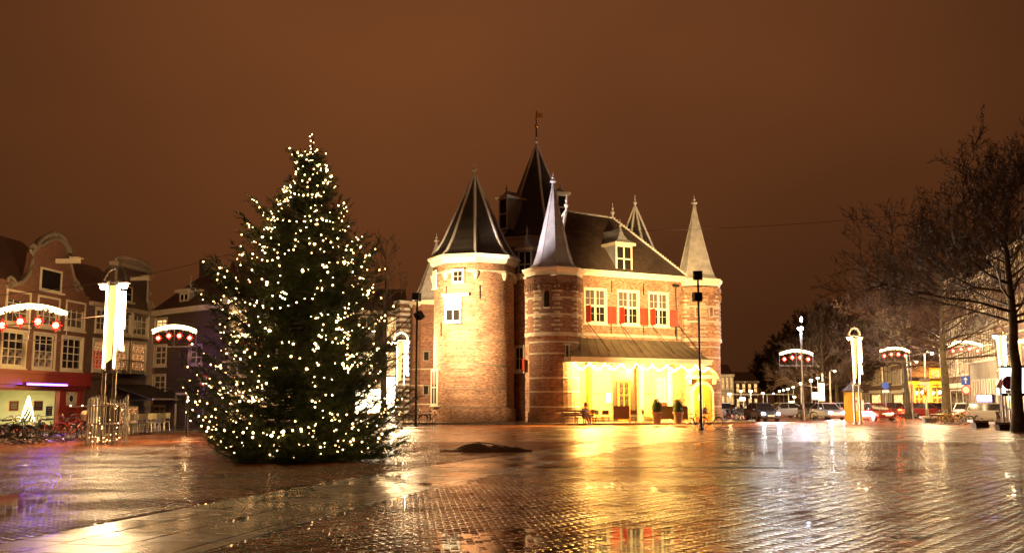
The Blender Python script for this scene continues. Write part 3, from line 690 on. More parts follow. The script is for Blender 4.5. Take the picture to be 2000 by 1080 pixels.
# arched door of tower B with stone hood
b = on_round(*cB, 1.74, R(-2), .13, tB, None)
arch = lambda w, h: [(-w, 0), (w, 0), (w, h - w * .9), (w * .8, h - w * .38), (w * .45, h - w * .08), (0, h), (-w * .45, h - w * .08), (-w * .8, h - w * .38), (-w, h - w * .9)]
b.plate(arch(.85, 2.95), -.16, .3, 0); b.plate(arch(.62, 2.7), -.2, -.165, 1); b.box(-.02, .02, -.215, -.202, .1, 2.4, 2); b.box(-.4, -.1, -.22, -.203, 1.5, 2.0, 2); b.box(.12, .16, -.24, -.203, 1.05, 1.3, 2)
b.box(-1.25, 1.25, -.3, .2, 3.15, 3.32, 0); b.plate([(-1.2, 3.33), (1.2, 3.33), (1.0, 3.7), (.6, 4.0), (0, 4.12), (-.6, 4.0), (-1.0, 3.7)], -.24, .2, 0); b.plate([(-.85, 3.42), (.85, 3.42), (.5, 3.8), (0, 3.92), (-.5, 3.8)], -.26, -.243, 3)
b.box(-1.05, -.8, -.24, .2, 2.75, 3.14, 0); b.box(.8, 1.05, -.24, .2, 2.75, 3.14, 0)
b.build('door', ['stone', 'orange', 'stone', 'castle_dark'], tB)

# big round tower C with polygonal top
def big_tower(Xc, Yc, r, ztop, sph, rot):
    c = L(Xc, Yc); a0 = -FA + rot
    b = MB(); b.lathe([(r + .16, Z0), (r + .14, 1.0), (r + .02, 1.12), (r, 10.9)], 48, c, cap=False)
    b.lathe([(r + .1, 10.9), (r + .14, 11.7)], 8, c, a0=a0 + R(-90), cap=False)
    t = b.build('tower', 'castle', castle, smooth=True)
    b = MB()
    for z, hh in ((1.05, .12), (2.45, .06), (4.1, .09), (5.9, .07)): ring(b, c, r + .022, z, z + hh, 48)
    b.build('stone_band', 'stone_grey', t)
    b = MB(); k8 = a0 + R(-90); b.lathe([(r + .02, 10.75), (r + .2, 10.9), (r + .22, 11.05), (r + .1, 11.12)], 8, c, a0=k8, cap=False); b.build('stone_band', 'stone', t)
    b = MB()
    for k in range(8):
        a = k8 + k * math.pi / 4; x, y = c[0] + (r + .08) * math.cos(a), c[1] + (r + .08) * math.sin(a); b.lathe([(.08, 10.35), (.2, 10.6), (.26, 10.9)], 8, (x, y))
    b.build('corbel', 'stone', t)
    b = MB(); b.lathe([(r + .1, 11.55), (r + .3, 11.7), (r + .38, 11.95), (r + .52, 12.02), (r + .54, 12.2), (.1, 12.22)], 8, c, a0=k8, cap=False); b.build('cornice', 'cream', t)
    spire(t, c, r * 1.0, ztop, sph, 'slate', 8, a0, flare=.2, fin=1.25)
    return t, c
tC, cC = big_tower(-2.85, 74.4, 2.98, 12.22, 6.5, R(4))
def twin(b, w, h, cols, rows, stone=True, shutters=None, fw=.13):
    simple_window(b, -w / 2, 0, w, h, -.1, cols, rows, fw, 0, 1, .04)
    b.box(-w / 2 - .02, w / 2 + .02, -.22, .05, -.1, -.003, 0)
b = on_round(*cC, 2.98, R(-20), 10.15, tC, None); simple_window(b, -.39, 0, .78, .82, -.1, 2, 2, .06, 0, 1, .014); b.box(-.5, .5, -.2, .05, -.12, -.003, 0); b.box(-.5, .5, -.2, .05, .823, .95, 0); b.box(-.5, -.393, -.18, .05, 0, .82, 0); b.box(.393, .5, -.18, .05, 0, .82, 0); b.build('window', ['cream', 'glass'], tC)
b = on_round(*cC, 2.98, R(-27), 7.25, tC, None); twin(b, 1.35, 1.85, 2, 2); b.box(-1.0, 1.25, -.12, .1, 1.87, 2.08, 0); b.box(-.53, -.07, -.13, -.125, .98, 1.7, 2); b.box(.07, .53, -.13, -.125, .98, 1.7, 2); b.build('window', ['white', 'glass', 'off'], tC)
b = on_round(*cC, 2.98, R(-66), 1.3, tC, None); twin(b, 1.3, 2.6, 2, 2); b.box(-.6, -.06, -.14, -.11, 1.5, 2.5, 2); b.box(.06, .6, -.14, -.11, 1.5, 2.5, 2); b.build('window', ['cream', 'glass', 'shutter'], tC)
b = on_round(*cC, 2.98, R(-70), 9.9, tC, None); twin(b, .9, 1.3, 2, 2); b.build('window', ['cream', 'glass'], tC)
b = MB()
for a_, z in ((-40, 8.9), (10, 8.9), (-50, 6.3)):
    bb = on_round(*cC, 2.99, R(a_), z, tC, None); bb.box(-.03, .03, -.06, 0, 0, 1.0); b.v += bb.v; b.f += [tuple(i + len(b.v) - len(bb.v) for i in f) for f in bb.f]; b.m += bb.m
b.build('wall_anchors', 'iron', tC)
tD, cD = big_tower(11.2, 89.2, 3.0, 12.22, 6.9, R(18))
# small turret E behind on the left
cE = L(-6.75, 88)
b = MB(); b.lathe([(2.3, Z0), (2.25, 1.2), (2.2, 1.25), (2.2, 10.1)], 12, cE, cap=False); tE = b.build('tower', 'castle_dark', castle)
b = MB(); b.lathe([(2.2, 9.8), (2.35, 10.0), (2.5, 10.3), (.1, 10.32)], 8, cE, a0=kA, cap=False); b.build('cornice', 'cream', tE)
b = MB()
for z in (1.3, 2.9, 4.3): ring(b, cE, 2.22, z, z + .1, 12)
b.build('stone_band', 'stone', tE)
for z in (5.0, 2.1):
    b = on_round(*cE, 2.17, R(-16), z, tE, None); b.box(-.3, .3, -.08, .1, 0, .9, 0); b.box(-.2, .2, -.09, -.082, .1, .8, 1); b.build('window', ['stone_grey', 'glass'], tE)
spire(tE, cE, 2.0, 10.32, 5.2, 'lead_light', 8, -FA, hips=False, seams=True, flare=.2, hipmat='lead_light')
# banded pier beyond it
x, y = L(-10.2, 93); b = MB()
b.box(x - .5, x + .5, y - .5, y + .5, Z0, 10.6, 0)
for j in range(20): b.box(x - .53, x + .53, y - .53, y + .53, .5 + j * .5, .74 + j * .5, 1)
b.box(x - .7, x + .7, y - .7, y + .7, 10.6, 10.9, 1)
b.build('banded_pier', ['castle_dark', 'white'], castle)

# --- main roofs
def face(b, pts, mi=None): b.add(pts, [tuple(range(len(pts)))], mi)
FL, FR_, BR, BL = (-2.6, .1, 11.05), (9.6, .1, 11.05), (9.2, 8.6, 11.05), (L(-.5, 81.5)[0], L(-.5, 81.5)[1], 11.05)
FL2 = (-3.0, 1.2, 11.05)
R1, R2 = (1.0, 3.9, 16.2), (5.35, 3.9, 16.05)
b = MB(); face(b, [(-2.6, -.36, 10.98), (9.6, -.36, 10.98), R2, R1]); face(b, [(9.6, -.36, 10.98), BR, R2]); face(b, [BR, BL, R1, R2]); face(b, [BL, (-2.6, -.36, 10.98), R1])
b.build('roof', 'tile', castle)
b = MB()
for p_, q_ in ((R1, R2), (R2, (9.6, -.36, 10.98)), (R1, (-2.6, -.36, 10.98)), (R2, BR), (R1, BL)):
    b.tube([p_, q_], .09, 6)
    P1, P2 = Vector(p_), Vector(q_); n_ = int((P2 - P1).length / .24)
    if p_ is R1 and q_ is R2: continue
    for k in range(n_): m_ = P1.lerp(P2, (k + .5) / n_); b.cbox((m_.x, m_.y, m_.z + .04), (.2, .2, .06))
finial(b, *R1, h=1.3, r=.17); finial(b, *R2, h=1.2, r=.17)
b.build('ridge_lead', 'hip_lead', castle)
# back roof running up to the great spire's drum
cM = L(2.15, 86)
hexa = [(cM[0] + 3.55 * math.cos(-FA + R(-77) + k * math.pi / 3), cM[1] + 3.55 * math.sin(-FA + R(-77) + k * math.pi / 3)) for k in range(6)]
b = MB(); low = [L(*p_) for p_ in [(1.5, 76), (8, 79), (14.2, 79.5), (13.2, 88), (2, 96.3), (-7, 90), (-5.2, 77), (-.4, 80.5)]]
for p_, q_ in zip(low, low[1:] + low[:1]):
    mp_ = ((p_[0] + q_[0]) / 2, (p_[1] + q_[1]) / 2)
    i0 = min(range(6), key=lambda k: math.dist(hexa[k], p_)); i1 = min(range(6), key=lambda k: math.dist(hexa[k], q_))
    a_, b_ = (*hexa[i0], 14.2), (*hexa[i1], 14.2)
    face(b, [(*p_, 11.05), (*q_, 11.05), b_] + ([a_] if i0 != i1 else []))
b.build('roof', 'tile', castle)
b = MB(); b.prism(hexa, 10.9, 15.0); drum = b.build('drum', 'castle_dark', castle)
b = MB(); b.lathe([(3.5, 14.5), (3.62, 14.6), (3.7, 15.1), (3.8, 15.2), (3.82, 15.45), (.1, 15.5)], 6, cM, a0=-FA + R(-77), cap=False); b.build('cornice', 'cream', drum)
spire(drum, cM, 3.55, 15.5, 8.5, 'slate', 6, -FA + R(13), flare=.22, fin=1.2)
b = MB(); x, y = cM; b.tube([(x, y, 24.6), (x, y, 27.2)], [.07, .03], 6, 0); b.ball((x, y, 25.8), .17, mi=1); b.ball((x, y, 26.45), .1, mi=1)
ca, sa = math.cos(-FA), math.sin(-FA)
fl = [(0, 26.55), (.18, 26.6), (.55, 26.5), (.62, 26.75), (.5, 26.8), (.6, 26.98), (.3, 26.92), (.12, 27.1), (0, 27.15)]
Tm = Matrix.Translation((x, y, 0)) @ Matrix.Rotation(-FA, 4, 'Z'); b2 = MB(Tm); b2.plate(fl, -.02, .02, 1); b.v += b2.v; o_ = len(b.v) - len(b2.v); b.f += [tuple(i + o_ for i in f) for f in b2.f]; b.m += b2.m
b.build('weather_vane', ['iron', 'gold'], drum)

def dormer(parent, loc, rz, w, h, d, rh, name='dormer', cols=2, rows=2, tall=False, side='lead'):
    T = Matrix.Translation(loc) @ Matrix.Rotation(rz, 4, 'Z'); b = MB(T)
    b.box(-w / 2, w / 2, .03, d, 0, h, 2)
    b.box(-w / 2 - .03, -w / 2 + .1, -.03, .03, 0, h, 0); b.box(w / 2 - .1, w / 2 + .03, -.03, .03, 0, h, 0); b.box(-w / 2 + .1, w / 2 - .1, -.03, .03, h - .12, h, 0); b.box(-w / 2 + .1, w / 2 - .1, -.03, .03, 0, .1, 0)
    b.box(-w / 2 + .1, w / 2 - .1, 0, .025, .1, h - .12, 1)
    for i in range(1, cols): c = -w / 2 + w * i / cols; b.box(c - .06, c + .06, -.028, -.002, .1, h - .12, 0)
    for j in range(1, rows): c = h * j / rows; b.box(-w / 2 + .1, w / 2 - .1, -.026, -.003, c - .05, c + .05, 0)
    b.box(-w / 2 - .22, w / 2 + .22, -.25, d, h, h + .2, 0)
    # swept little roof
    prof = [(w / 2 + .22, 0), (w / 2 * .62, rh * .25), (w / 2 * .3, rh * .55), (.05, rh)]
    for (r0, za), (r1, zb) in zip(prof, prof[1:]):
        q0 = [(-r0, -.22 * r0 / prof[0][0] + (1 - r0 / prof[0][0]) * .4), (r0, -.22 * r0 / prof[0][0] + (1 - r0 / prof[0][0]) * .4), (r0, d), (-r0, d)]
        q1 = [(-r1, -.22 * r1 / prof[0][0] + (1 - r1 / prof[0][0]) * .4), (r1, -.22 * r1 / prof[0][0] + (1 - r1 / prof[0][0]) * .4), (r1, d), (-r1, d)]
        for k in range(4):
            a, c = q0[k], q0[(k + 1) % 4]; e, g = q1[(k + 1) % 4], q1[k]
            b.add([(*a, h + .2 + za), (*c, h + .2 + za), (*e, h + .2 + zb), (*g, h + .2 + zb)], [(0, 1, 2, 3)], 3)
    finial(b, 0, .42, h + .15 + rh, .75, .11, 4)
    return b.build(name, ['cream', 'glass', 'lead', side, 'lead_light'], parent)
dormer(castle, (3.6, .0, 11.12), 0, 1.45, 2.05, 2.6, 1.15)
x, y = L(1.0, 76.2); dormer(castle, (x, y, 11.0), sf.ang + .3, 1.1, 2.15, 2.4, 1.2)
x, y = L(-.75, 83.2); dormer(castle, (x, y, 16.0), -FA - .75, .95, 2.7, 2.2, .5, rows=2, cols=1)
x, y = L(4.3, 83.6); dormer(castle, (x, y, 16.9), -FA + .35, .95, 2.2, 2.2, .5, rows=2, cols=1)

# --- lean-to awning of zinc over the terrace
awn = thing('terrace_awning', 'brown standing-seam metal awning with cream edge hung on rods over the castle terrace', 'awning', (FX, FY, 0), FA)
ab0, ab1, af0, af1, yd = -1.1, 9.0, -2.55, 9.75, -2.25
def awp(t, s): # t along, s 0 at wall..1 at edge ; slightly hollow
    x = (ab0 + (ab1 - ab0) * t) * (1 - s) + (af0 + (af1 - af0) * t) * s
    return (x, -.03 + (yd + .03) * s, 6.12 - 1.5 * (s ** .82))
NT, NS = 15, 5
for i in range(NT):
    b = MB(); g = .0
    for j in range(NS):
        a, c, d, e = awp(i / NT, j / NS), awp((i + 1) / NT, j / NS), awp((i + 1) / NT, (j + 1) / NS), awp(i / NT, (j + 1) / NS)
        b.add([a, e, d, c, (a[0], a[1], a[2] - .03), (e[0], e[1], e[2] - .03), (d[0], d[1], d[2] - .03), (c[0], c[1], c[2] - .03)], [(0, 1, 2, 3), (4, 7, 6, 5)])
    b.build('roof_panel', 'metal_roof', awn)
for i in range(NT + 1): b = MB(); b.tube([tuple(Vector(awp(i / NT, j / NS)) + Vector((0, 0, .03))) for j in range(NS + 1)], .03, 4); b.build('seam', 'metal_roof', awn)
b = MB(); b.box(af0 - .1, af1 + .1, yd - .1, yd + .02, 4.28, 4.64); b.box(af0 - .15, af1 + .15, yd - .2, yd - .102, 4.52, 4.66)
b.box(af0 - .1, af0 + .02, yd + .022, -1.0, 4.28, 4.64); b.box(af1 - .02, af1 + .1, yd + .022, -.9, 4.28, 4.64); b.build('fascia', 'cream', awn)
b = MB(); face(b, [(af0, yd + .03, 4.4), (af1, yd + .03, 4.4), (ab1, -.03, 4.75), (ab0, -.03, 4.75)]); b.build('soffit', 'cream', awn)
for u in (.05, 2.95, 5.85, 8.45):
    for du in (-.0, .0):
        b = MB(); b.tube([(u, -.03, 7.5), (u + .95, -1.75, 5.1)], .022, 4); b.tube([(u + .15, -.03, 7.35), (u + .98, -1.72, 5.12)], .018, 4); b.build('tie_rod', 'iron', awn) if du == 0 else None
        break
# lamps under the awning: they are what burns out the terrace
for u, yl in ((-.95, -1.75), (.3, -.9), (1.6, -1.0), (5.2, -1.0), (6.9, -1.1)):
    b = MB(); b.lathe([(.05, 4.3), (.16, 4.22), (.16, 4.12), (.02, 4.1)], 10, (u, yl)); b.build('lamp_shade', 'iron', awn)
    lamp('POINT', 'lamp', awn, (u, yl, 3.98), 6000, (1, .56, .12), .14)
# garland of bulbs and greenery under the edge
gl = thing('light_garland', 'glowing garland of bulbs looped under the cream edge of the castle awning', 'garland', (FX, FY, 0), FA)
b = MB(); g2 = MB(); n_sw = 9; pts = []
for i in range(n_sw):
    for k in range(14):
        t = (i + k / 14) / n_sw; x = af0 + .1 + (af1 - af0 - .2) * t; z = 4.2 - .38 * math.sin(math.pi * k / 14)
        pts.append((x, yd - .02, z))
        for q in range(3): b.bead((x + random.uniform(-.06, .06), yd - .04 + random.uniform(-.05, .05), z + random.uniform(-.09, .09)), random.uniform(.018, .036))
        for q in range(4):
            v = Vector((random.uniform(-1, 1), random.uniform(-1, 1), random.uniform(-1, 1))) * .14; g2.add([(x, yd - .02, z), (x + v.x, yd + v.y, z + v.z), (x + v.x + .03, yd + v.y, z + v.z + .03)], [(0, 1, 2)])
b.build('bulbs', 'bulb_hot', gl, kind='stuff'); g2.tube(pts, .02, 4); g2.build('greenery', 'fir', gl, kind='stuff')

# --- ground floor of the front: portal with orange framed glass door, open yellow leaves, piers
b = MB(); b.wall(portal[0], portal[2], portal[1], portal[3], [(3.0, .13, 4.1, 3.1)], y=.2, deep=.06); b.build('portal_screen', 'darkpaint', castle)
dr = window(castle, 3.0, .16, 1.1, 2.92, y=.16, cols=2, rows=3, fm='orange', gm='glass_dim', fw=.12, bar=.03, name='door', sill=False)
for x0, x1 in ((.45, 2.2), (5.0, 6.05)): b = MB(); b.box(x0, x1, -.16, -.005, .3, 3.95); b.box(x0 + .06, x1 - .06, -.185, -.162, .42, 2.0); b.box(x0 + .06, x1 - .06, -.185, -.162, 2.15, 3.8); b.build('door_leaf', 'panel_yellow', castle)
for x0 in (.12, 4.78, 7.45): b = MB(); b.box(x0, x0 + .22, -.35, -.005, .13, 4.35); b.box(x0 - .05, x0 + .27, -.4, -.002, 4.0, 4.2); b.build('pier', 'orange' if x0 < 1 else 'stone', castle)
window(castle, 6.3, 1.6, 1.0, 1.8, y=.08, cols=2, rows=3, fm='cream', gm='glass_warm')
b = MB(); b.box(1.75, 2.12, -.2, -.187, 1.5, 2.2, 0); b.box(1.7, 2.17, -.195, -.1861, 1.45, 2.25, 1); b.build('menu_board', ['menu', 'orange'], castle)
# ================================================================ TERRACE FURNITURE
GR1 = 'terrace furniture under the awning'
def chair_proto(wd='wood', stl='steel'):
    t = thing('terrace_chair', '', 'chair', group='chairs on the castle terrace')
    b = MB(); b.box(-.22, .22, -.21, .21, .44, .48); b.build('seat', wd, t)
    b = MB(); b.box(-.22, .22, .19, .23, .62, .9); b.build('backrest', wd, t)
    for sx in (-1, 1):
        for sy in (-1, 1):
            b = MB(); b.tube([(sx * .19, sy * .18, .44), (sx * .21, sy * .22, 0)], .016, 5); b.build('leg', 'steel', t)
            if sy > 0: b = MB(); b.tube([(sx * .2, .2, .44), (sx * .2, .21, .9)], .014, 5); b.build('back_post', 'steel', t)
    return t
chair = chair_proto()
def gx(px, py=829, z=.13): x, y = G(px, py, z); return (x, y, z)
chs = [(1160, 825, 2.6, 'chair beside the orange pier of the castle terrace, nearest the seated person'),
       (1172, 829, .5, 'wooden terrace chair in front of the yellow door leaf left of the portal'),
       (1184, 829, -.4, 'wooden terrace chair just left of the dark windbreak board'),
       (1252, 823, 2.3, 'terrace chair right of the portal, closest to the orange framed door'),
       (1262, 827, .6, 'terrace chair behind the left topiary pot, facing the square'),
       (1236, 828, -.9, 'terrace chair right beside the brown board before the orange framed door'),
       (1243, 820, 1.7, 'terrace chair against the wall, right of the orange framed door'),
       (1300, 820, .2, 'terrace chair behind the board between the two topiary pots'),
       (1336, 821, -.6, 'terrace chair right of the right topiary pot, nearest the arched door'),
       (1206, 821, 2.9, 'terrace chair at the table in front of the portal, its back to the menu board'),
       (1272, 822, -2.2, 'terrace chair deepest under the awning, left of the topiary pots')]
for px, py, rz, lb in chs: place(chair, lb, gx(px, py), rz + FA)
for px, py, lb in ((1215, 822, 'round terrace table with a flower pot, in front of the orange framed door'), (1262, 819, 'round terrace table among the chairs right of the portal')):
    t = thing('terrace_table', lb, 'table', gx(px, py), 0, 'tables on the castle terrace')
    b = MB(); b.lathe([(.36, .72), (.38, .74), (.36, .76)], 16); b.build('table_top', 'wood', t)
    b = MB(); b.tube([(0, 0, .72), (0, 0, .03)], .03); b.lathe([(.22, 0), (.22, .03), (.04, .06)], 10); b.build('pedestal', 'iron', t)
p_ = gx(1215, 822); t = thing('flower_pot', 'small flower pot on the terrace table by the orange door', 'flower pot', (p_[0], p_[1], .13 + .76))
b = MB(); b.lathe([(.06, 0), (.09, .15)], 8); b.build('pot', 'white', t)
b = MB()
for k in range(60):
    v = Vector((random.gauss(0, .1), random.gauss(0, .1), random.uniform(.15, .5))); b.add([(v.x * .3, v.y * .3, .14), v, (v.x + .04, v.y, v.z + .03)], [(0, 1, 2)])
b.build('blossom', 'white', t, kind='stuff')
for x0, x1, py, lb in ((1198, 1230, 826, 'brown windbreak board on white feet in front of the orange framed door'), (1290, 1318, 826, 'brown windbreak board between the two topiary pots'), (1332, 1344, 826, 'narrow brown windbreak board right of the right topiary pot')):
    a = gx(x0, py); c = gx(x1, py); w = math.dist(a, c)
    t = thing('windbreak', lb, 'windbreak', a, math.atan2(c[1] - a[1], c[0] - a[0]), 'windbreak boards on the castle terrace')
    b = MB(); b.box(.04, w - .04, -.015, .015, .25, 1.15); b.build('board', 'brown', t)
    for x in (0, w - .04):
        b = MB(); b.box(x, x + .04, -.03, .03, .05, 1.2); b.build('post', 'steel', t); b = MB(); b.box(x - .03, x + .07, -.22, .22, 0, .05); b.build('foot', 'white', t)
for px, lb in ((1283, 'left of the two clipped box trees in tall clay pots at the terrace edge'), (1325, 'right of the two clipped box trees in tall clay pots, nearer the arched door')):
    t = thing('potted_topiary', lb, 'potted plant', gx(px, 827), 0, 'clipped box trees in pots')
    b = MB(); b.lathe([(.22, 0), (.3, .62), (.36, .64), (.36, .76), (.3, .76), (.28, .7)], 16); b.build('pot', 'pot', t)
    b = MB()
    for k in range(1500):
        z = random.random() ** .8; r = .36 * math.sqrt(max(0, 1 - (z * 1.02 - .25) ** 2 * 1.6)) * random.uniform(.8, 1.03); a = random.random() * 6.283
        v = Vector((r * math.cos(a), r * math.sin(a), .74 + z * .85)); d = Vector((random.gauss(0, 1), random.gauss(0, 1), random.gauss(0, 1))).normalized() * .035; e = Vector((random.gauss(0, 1), random.gauss(0, 1), random.gauss(0, 1))).normalized() * .03
        b.add([v - d, v + e, v + d], [(0, 1, 2)])
    b.lathe([(.2, .7), (.3, .9), (.24, 1.3), (.05, 1.5)], 10); b.build('leaves', 'boxwood', t, kind='stuff')
# benches by tower A
def bench(name, label, loc, rz, w=1.6):
    t = thing(name, label, 'bench', loc, rz, 'wooden terrace benches')
    for k in range(4): b = MB(); b.box(-w / 2, w / 2, -.24 + k * .12, -.14 + k * .12, .43, .46); b.build('slat', 'wood', t)
    for k in range(3): b = MB(); b.box(-w / 2, w / 2, .25, .28, .55 + k * .13, .65 + k * .13); b.build('slat', 'wood', t)
    for x in (-w / 2 + .08, w / 2 - .08):
        b = MB(); b.box(x - .03, x + .03, -.22, -.17, 0, .43); b.box(x - .03, x + .03, .2, .25, 0, .93); b.box(x - .03, x + .03, -.17, .2, .38, .43); b.box(x - .03, x + .03, -.22, .2, .62, .66); b.build('end_frame', 'wood', t)
    return t
bench('bench', 'wooden slatted bench at the foot of the dark banded turret, left end of the terrace', gx(1121, 830), .2, 1.5)
bench('bench', 'wooden bench on which the person in white sits, against the lit turret wall', gx(1143, 829), .25, 1.35)
# person sitting on the bench
def skin_body(name, verts, edges, rad, mat, parent, sub=2):
    me = bpy.data.meshes.new(name); me.from_pydata(verts, edges, []); me.materials.append(M[mat]); o = link(name, me, parent)
    md = o.modifiers.new('skin', 'SKIN'); 
    for i, r in enumerate(rad): me.skin_vertices[0].data[i].radius = (r, r) if not isinstance(r, tuple) else r
    me.skin_vertices[0].data[0].use_root = True
    s_ = o.modifiers.new('sub', 'SUBSURF'); s_.levels = sub; s_.render_levels = sub
    for p in me.polygons: p.use_smooth = True
    md.use_smooth_shade = True
    return o
pl = gx(1143, 829); per = thing('person', 'seated person in a white top and pale trousers leaning forward on the terrace bench', 'person', (pl[0] - .08, pl[1] - .12, .13), .55)
# y- is forward
V_ = [(0, .02, .56), (0, -.02, .72), (0, -.09, .95), (0, -.15, 1.06), (0, -.2, 1.14),
      (.1, -.02, .53), (.12, -.42, .54), (.13, -.5, .12), (.13, -.53, .05), (.13, -.66, .04),
      (-.1, -.02, .53), (-.13, -.44, .55), (-.1, -.6, .14), (-.1, -.62, .05), (-.1, -.75, .04),
      (.18, -.12, 1.0), (.24, -.2, .76), (.12, -.42, .66), (-.18, -.12, 1.0), (-.24, -.22, .76), (-.1, -.44, .66)]
E_ = [(0, 1), (1, 2), (2, 3), (3, 4), (0, 5), (5, 6), (6, 7), (7, 8), (8, 9), (0, 10), (10, 11), (11, 12), (12, 13), (13, 14), (2, 15), (15, 16), (16, 17), (2, 18), (18, 19), (19, 20)]
rad = [.15, .135, .15, .07, .055, .09, .075, .05, .042, .035, .09, .075, .05, .042, .035, .065, .045, .03, .065, .045, .03]
skin_body('body', V_, E_, rad, 'shirt', per)
b = MB(); b.ball((0, -.23, 1.24), .105, 14, 10, sz=1.25); b.ball((0, -.335, 1.22), .02, 6, 4); b.ball((.1, -.22, 1.22), .025, 6, 4); b.ball((-.1, -.22, 1.22), .025, 6, 4); b.build('head', 'skin', per, smooth=True)
b = MB(); b.ball((0, -.205, 1.275), .115, 14, 10, sz=1.15); b.ball((0, -.15, 1.2), .09, 10, 6); b.build('hair', 'hair', per, smooth=True)
b = MB()
for x in (-.035, .035): b.ball((x, -.325, 1.25), .012, 6, 4)
b.build('eyes', 'hair', per)
b = MB(); b.box(-.03, .03, -.334, -.32, 1.165, 1.175); b.build('mouth', 'shutter', per)
for sx in (-1, 1):
    b = MB(); b.tube([(sx * .12, -.4, .66), (sx * .05, -.48, .655)], [.032, .03], 6)
    for k in range(4): b.tube([(sx * (.06 - .005 * k), -.46 - .012 * k, .672 - k * .014), (sx * .01, -.5 - .01 * k, .66 - k * .014), (-sx * .02, -.49, .65 - k * .013)], .008, 5)
    b.tube([(sx * .07, -.45, .68), (sx * .03, -.46, .7)], .009, 5); b.build('hand', 'skin', per)
    b = MB()
    b.tube([(sx * .1, -.0, .56), (sx * .125, -.43, .57)], [.1, .085], 10); b.tube([(sx * .125, -.44, .55), (sx * (.13 if sx > 0 else .1), -.5 if sx > 0 else -.6, .13)], [.08, .055], 10)
    b.build('trouser_leg', 'jeans', per, smooth=True)
    y0 = -.5 if sx > 0 else -.6; x0 = .13 if sx > 0 else -.1
    b = MB(); b.box(x0 - .05, x0 + .05, y0 - .2, y0 + .07, 0, .05); b.ball((x0, y0 - .1, .05), .05, 8, 5, sz=.8); b.ball((x0, y0, .08), .055, 8, 5); b.build('shoe', 'white', per)

# ================================================================ FLOODLIGHT POLES
def flood_pole(label, x, y, heads, toward):
    t = thing('floodlight_pole', label, 'floodlight', (x, y, 0), 0, 'floodlight poles')
    ht = heads[0][0]
    b = MB(); b.tube([(0, 0, 0), (0, 0, 1.2), (0, 0, ht)], [.09, .075, .06], 8); b.lathe([(.16, 0), (.16, .08), (.1, .12)], 10); b.build('pole', 'iron', t)
    for z, aim, en, colr, sp, dx in heads:
        d = (Vector(aim) - Vector((x + dx, y, z))).normalized(); az = math.atan2(d.y, d.x) - math.pi / 2
        T = Matrix.Translation((dx, 0, z)) @ Matrix.Rotation(az, 4, 'Z') @ Matrix.Rotation(math.asin(d.z), 4, 'X')
        b = MB(T); b.box(-.24, .24, -.2, .12, -.24, .24, 0); b.box(-.27, .27, .12, .16, -.27, .27, 0); b.box(-.04, .04, -.23, -.2, -.05, .05, 0)
        for k in range(5): b.box(-.2 + k * .09, -.18 + k * .09, -.25, -.2, -.2, .2, 0)
        hd = b.build('floodlight_head', 'iron', t)
        b = MB(T); b.box(-.2, .2, .161, .168, -.2, .2); b.build('lens', 'lamp_hot', hd)
        lp = Vector((dx, 0, z)) + d * .3
        lamp('SPOT', 'flood', t, lp, en, colr, .16, target=Vector(aim) - Vector((x, y, 0)), spot=sp, blend=.95)
    return t
LX, LY = G(812, 832); RX, RY = G(1370, 839)
WARM = (1, .66, .30)
flood_pole('black floodlight pole with two boxes standing left of the big round tower', LX, LY,
           [(P(0, 580, LY)[2], (-3.9, 71.5, 7.6), 21500, (1, .70, .37), 98, -.05), (P(0, 616, LY)[2], (1.9, 71.8, 15.6), 34000, (1, .84, .80), 36, .15)], None)
flood_pole('black floodlight pole with two boxes in front of the right turret, bicycles at its foot', RX, RY,
           [(P(0, 538, RY)[2], (13.4, 77, 11.0), 26000, (1, .66, .29), 56, .0), (P(0, 580, RY)[2], (8.9, 73.8, 8.6), 42000, (1, .63, .23), 42, -.05)], None)

# ================================================================ CHRISTMAS TREE
TX, TY = P(597, 700, 27.9)[0], 27.9
zp = lambda py: P(600, py, TY)[2]
prof_px = [(262, 604, 610), (300, 590, 624), (350, 570, 648), (400, 548, 668), (450, 497, 690), (500, 465, 722), (550, 424, 738), (600, 410, 745), (650, 406, 750), (700, 400, 762), (750, 375, 768), (800, 372, 785), (850, 384, 784), (888, 415, 770), (900, 440, 750)]
zz_ = np.array([zp(a) for a, _, _ in prof_px])[::-1]
lw_ = np.array([TX - P(l, y, TY)[0] for y, l, r in prof_px])[::-1]; rw_ = np.array([P(r, y, TY)[0] - TX for y, l, r in prof_px])[::-1]
def reach(z, az):
    l, r = np.interp(z, zz_, lw_), np.interp(z, zz_, rw_); c = math.cos(az); k = (c + 1) / 2
    ragged = 1 + .10 * math.sin(3 * az + 2.1 * z) + .09 * math.sin(z * 5.3 + 2 * az + 1) - .04
    return (l * (1 - k) + r * k) * ragged
xt = thing('christmas_tree', 'tall Christmas tree covered in hundreds of warm fairy lights standing on the wet square', 'Christmas tree', (TX, TY, 0))
ztop = zz_[-1]
b = MB(); b.tube([(0, 0, 0), (.03, 0, 3), (.0, .02, 6), (.04, 0, ztop - .4), (.06, 0, ztop)], [.16, .12, .08, .03, .01], 9); b.build('trunk', 'bark', xt)
tri = []; tri2 = []; bulbs = []; wood = MB()
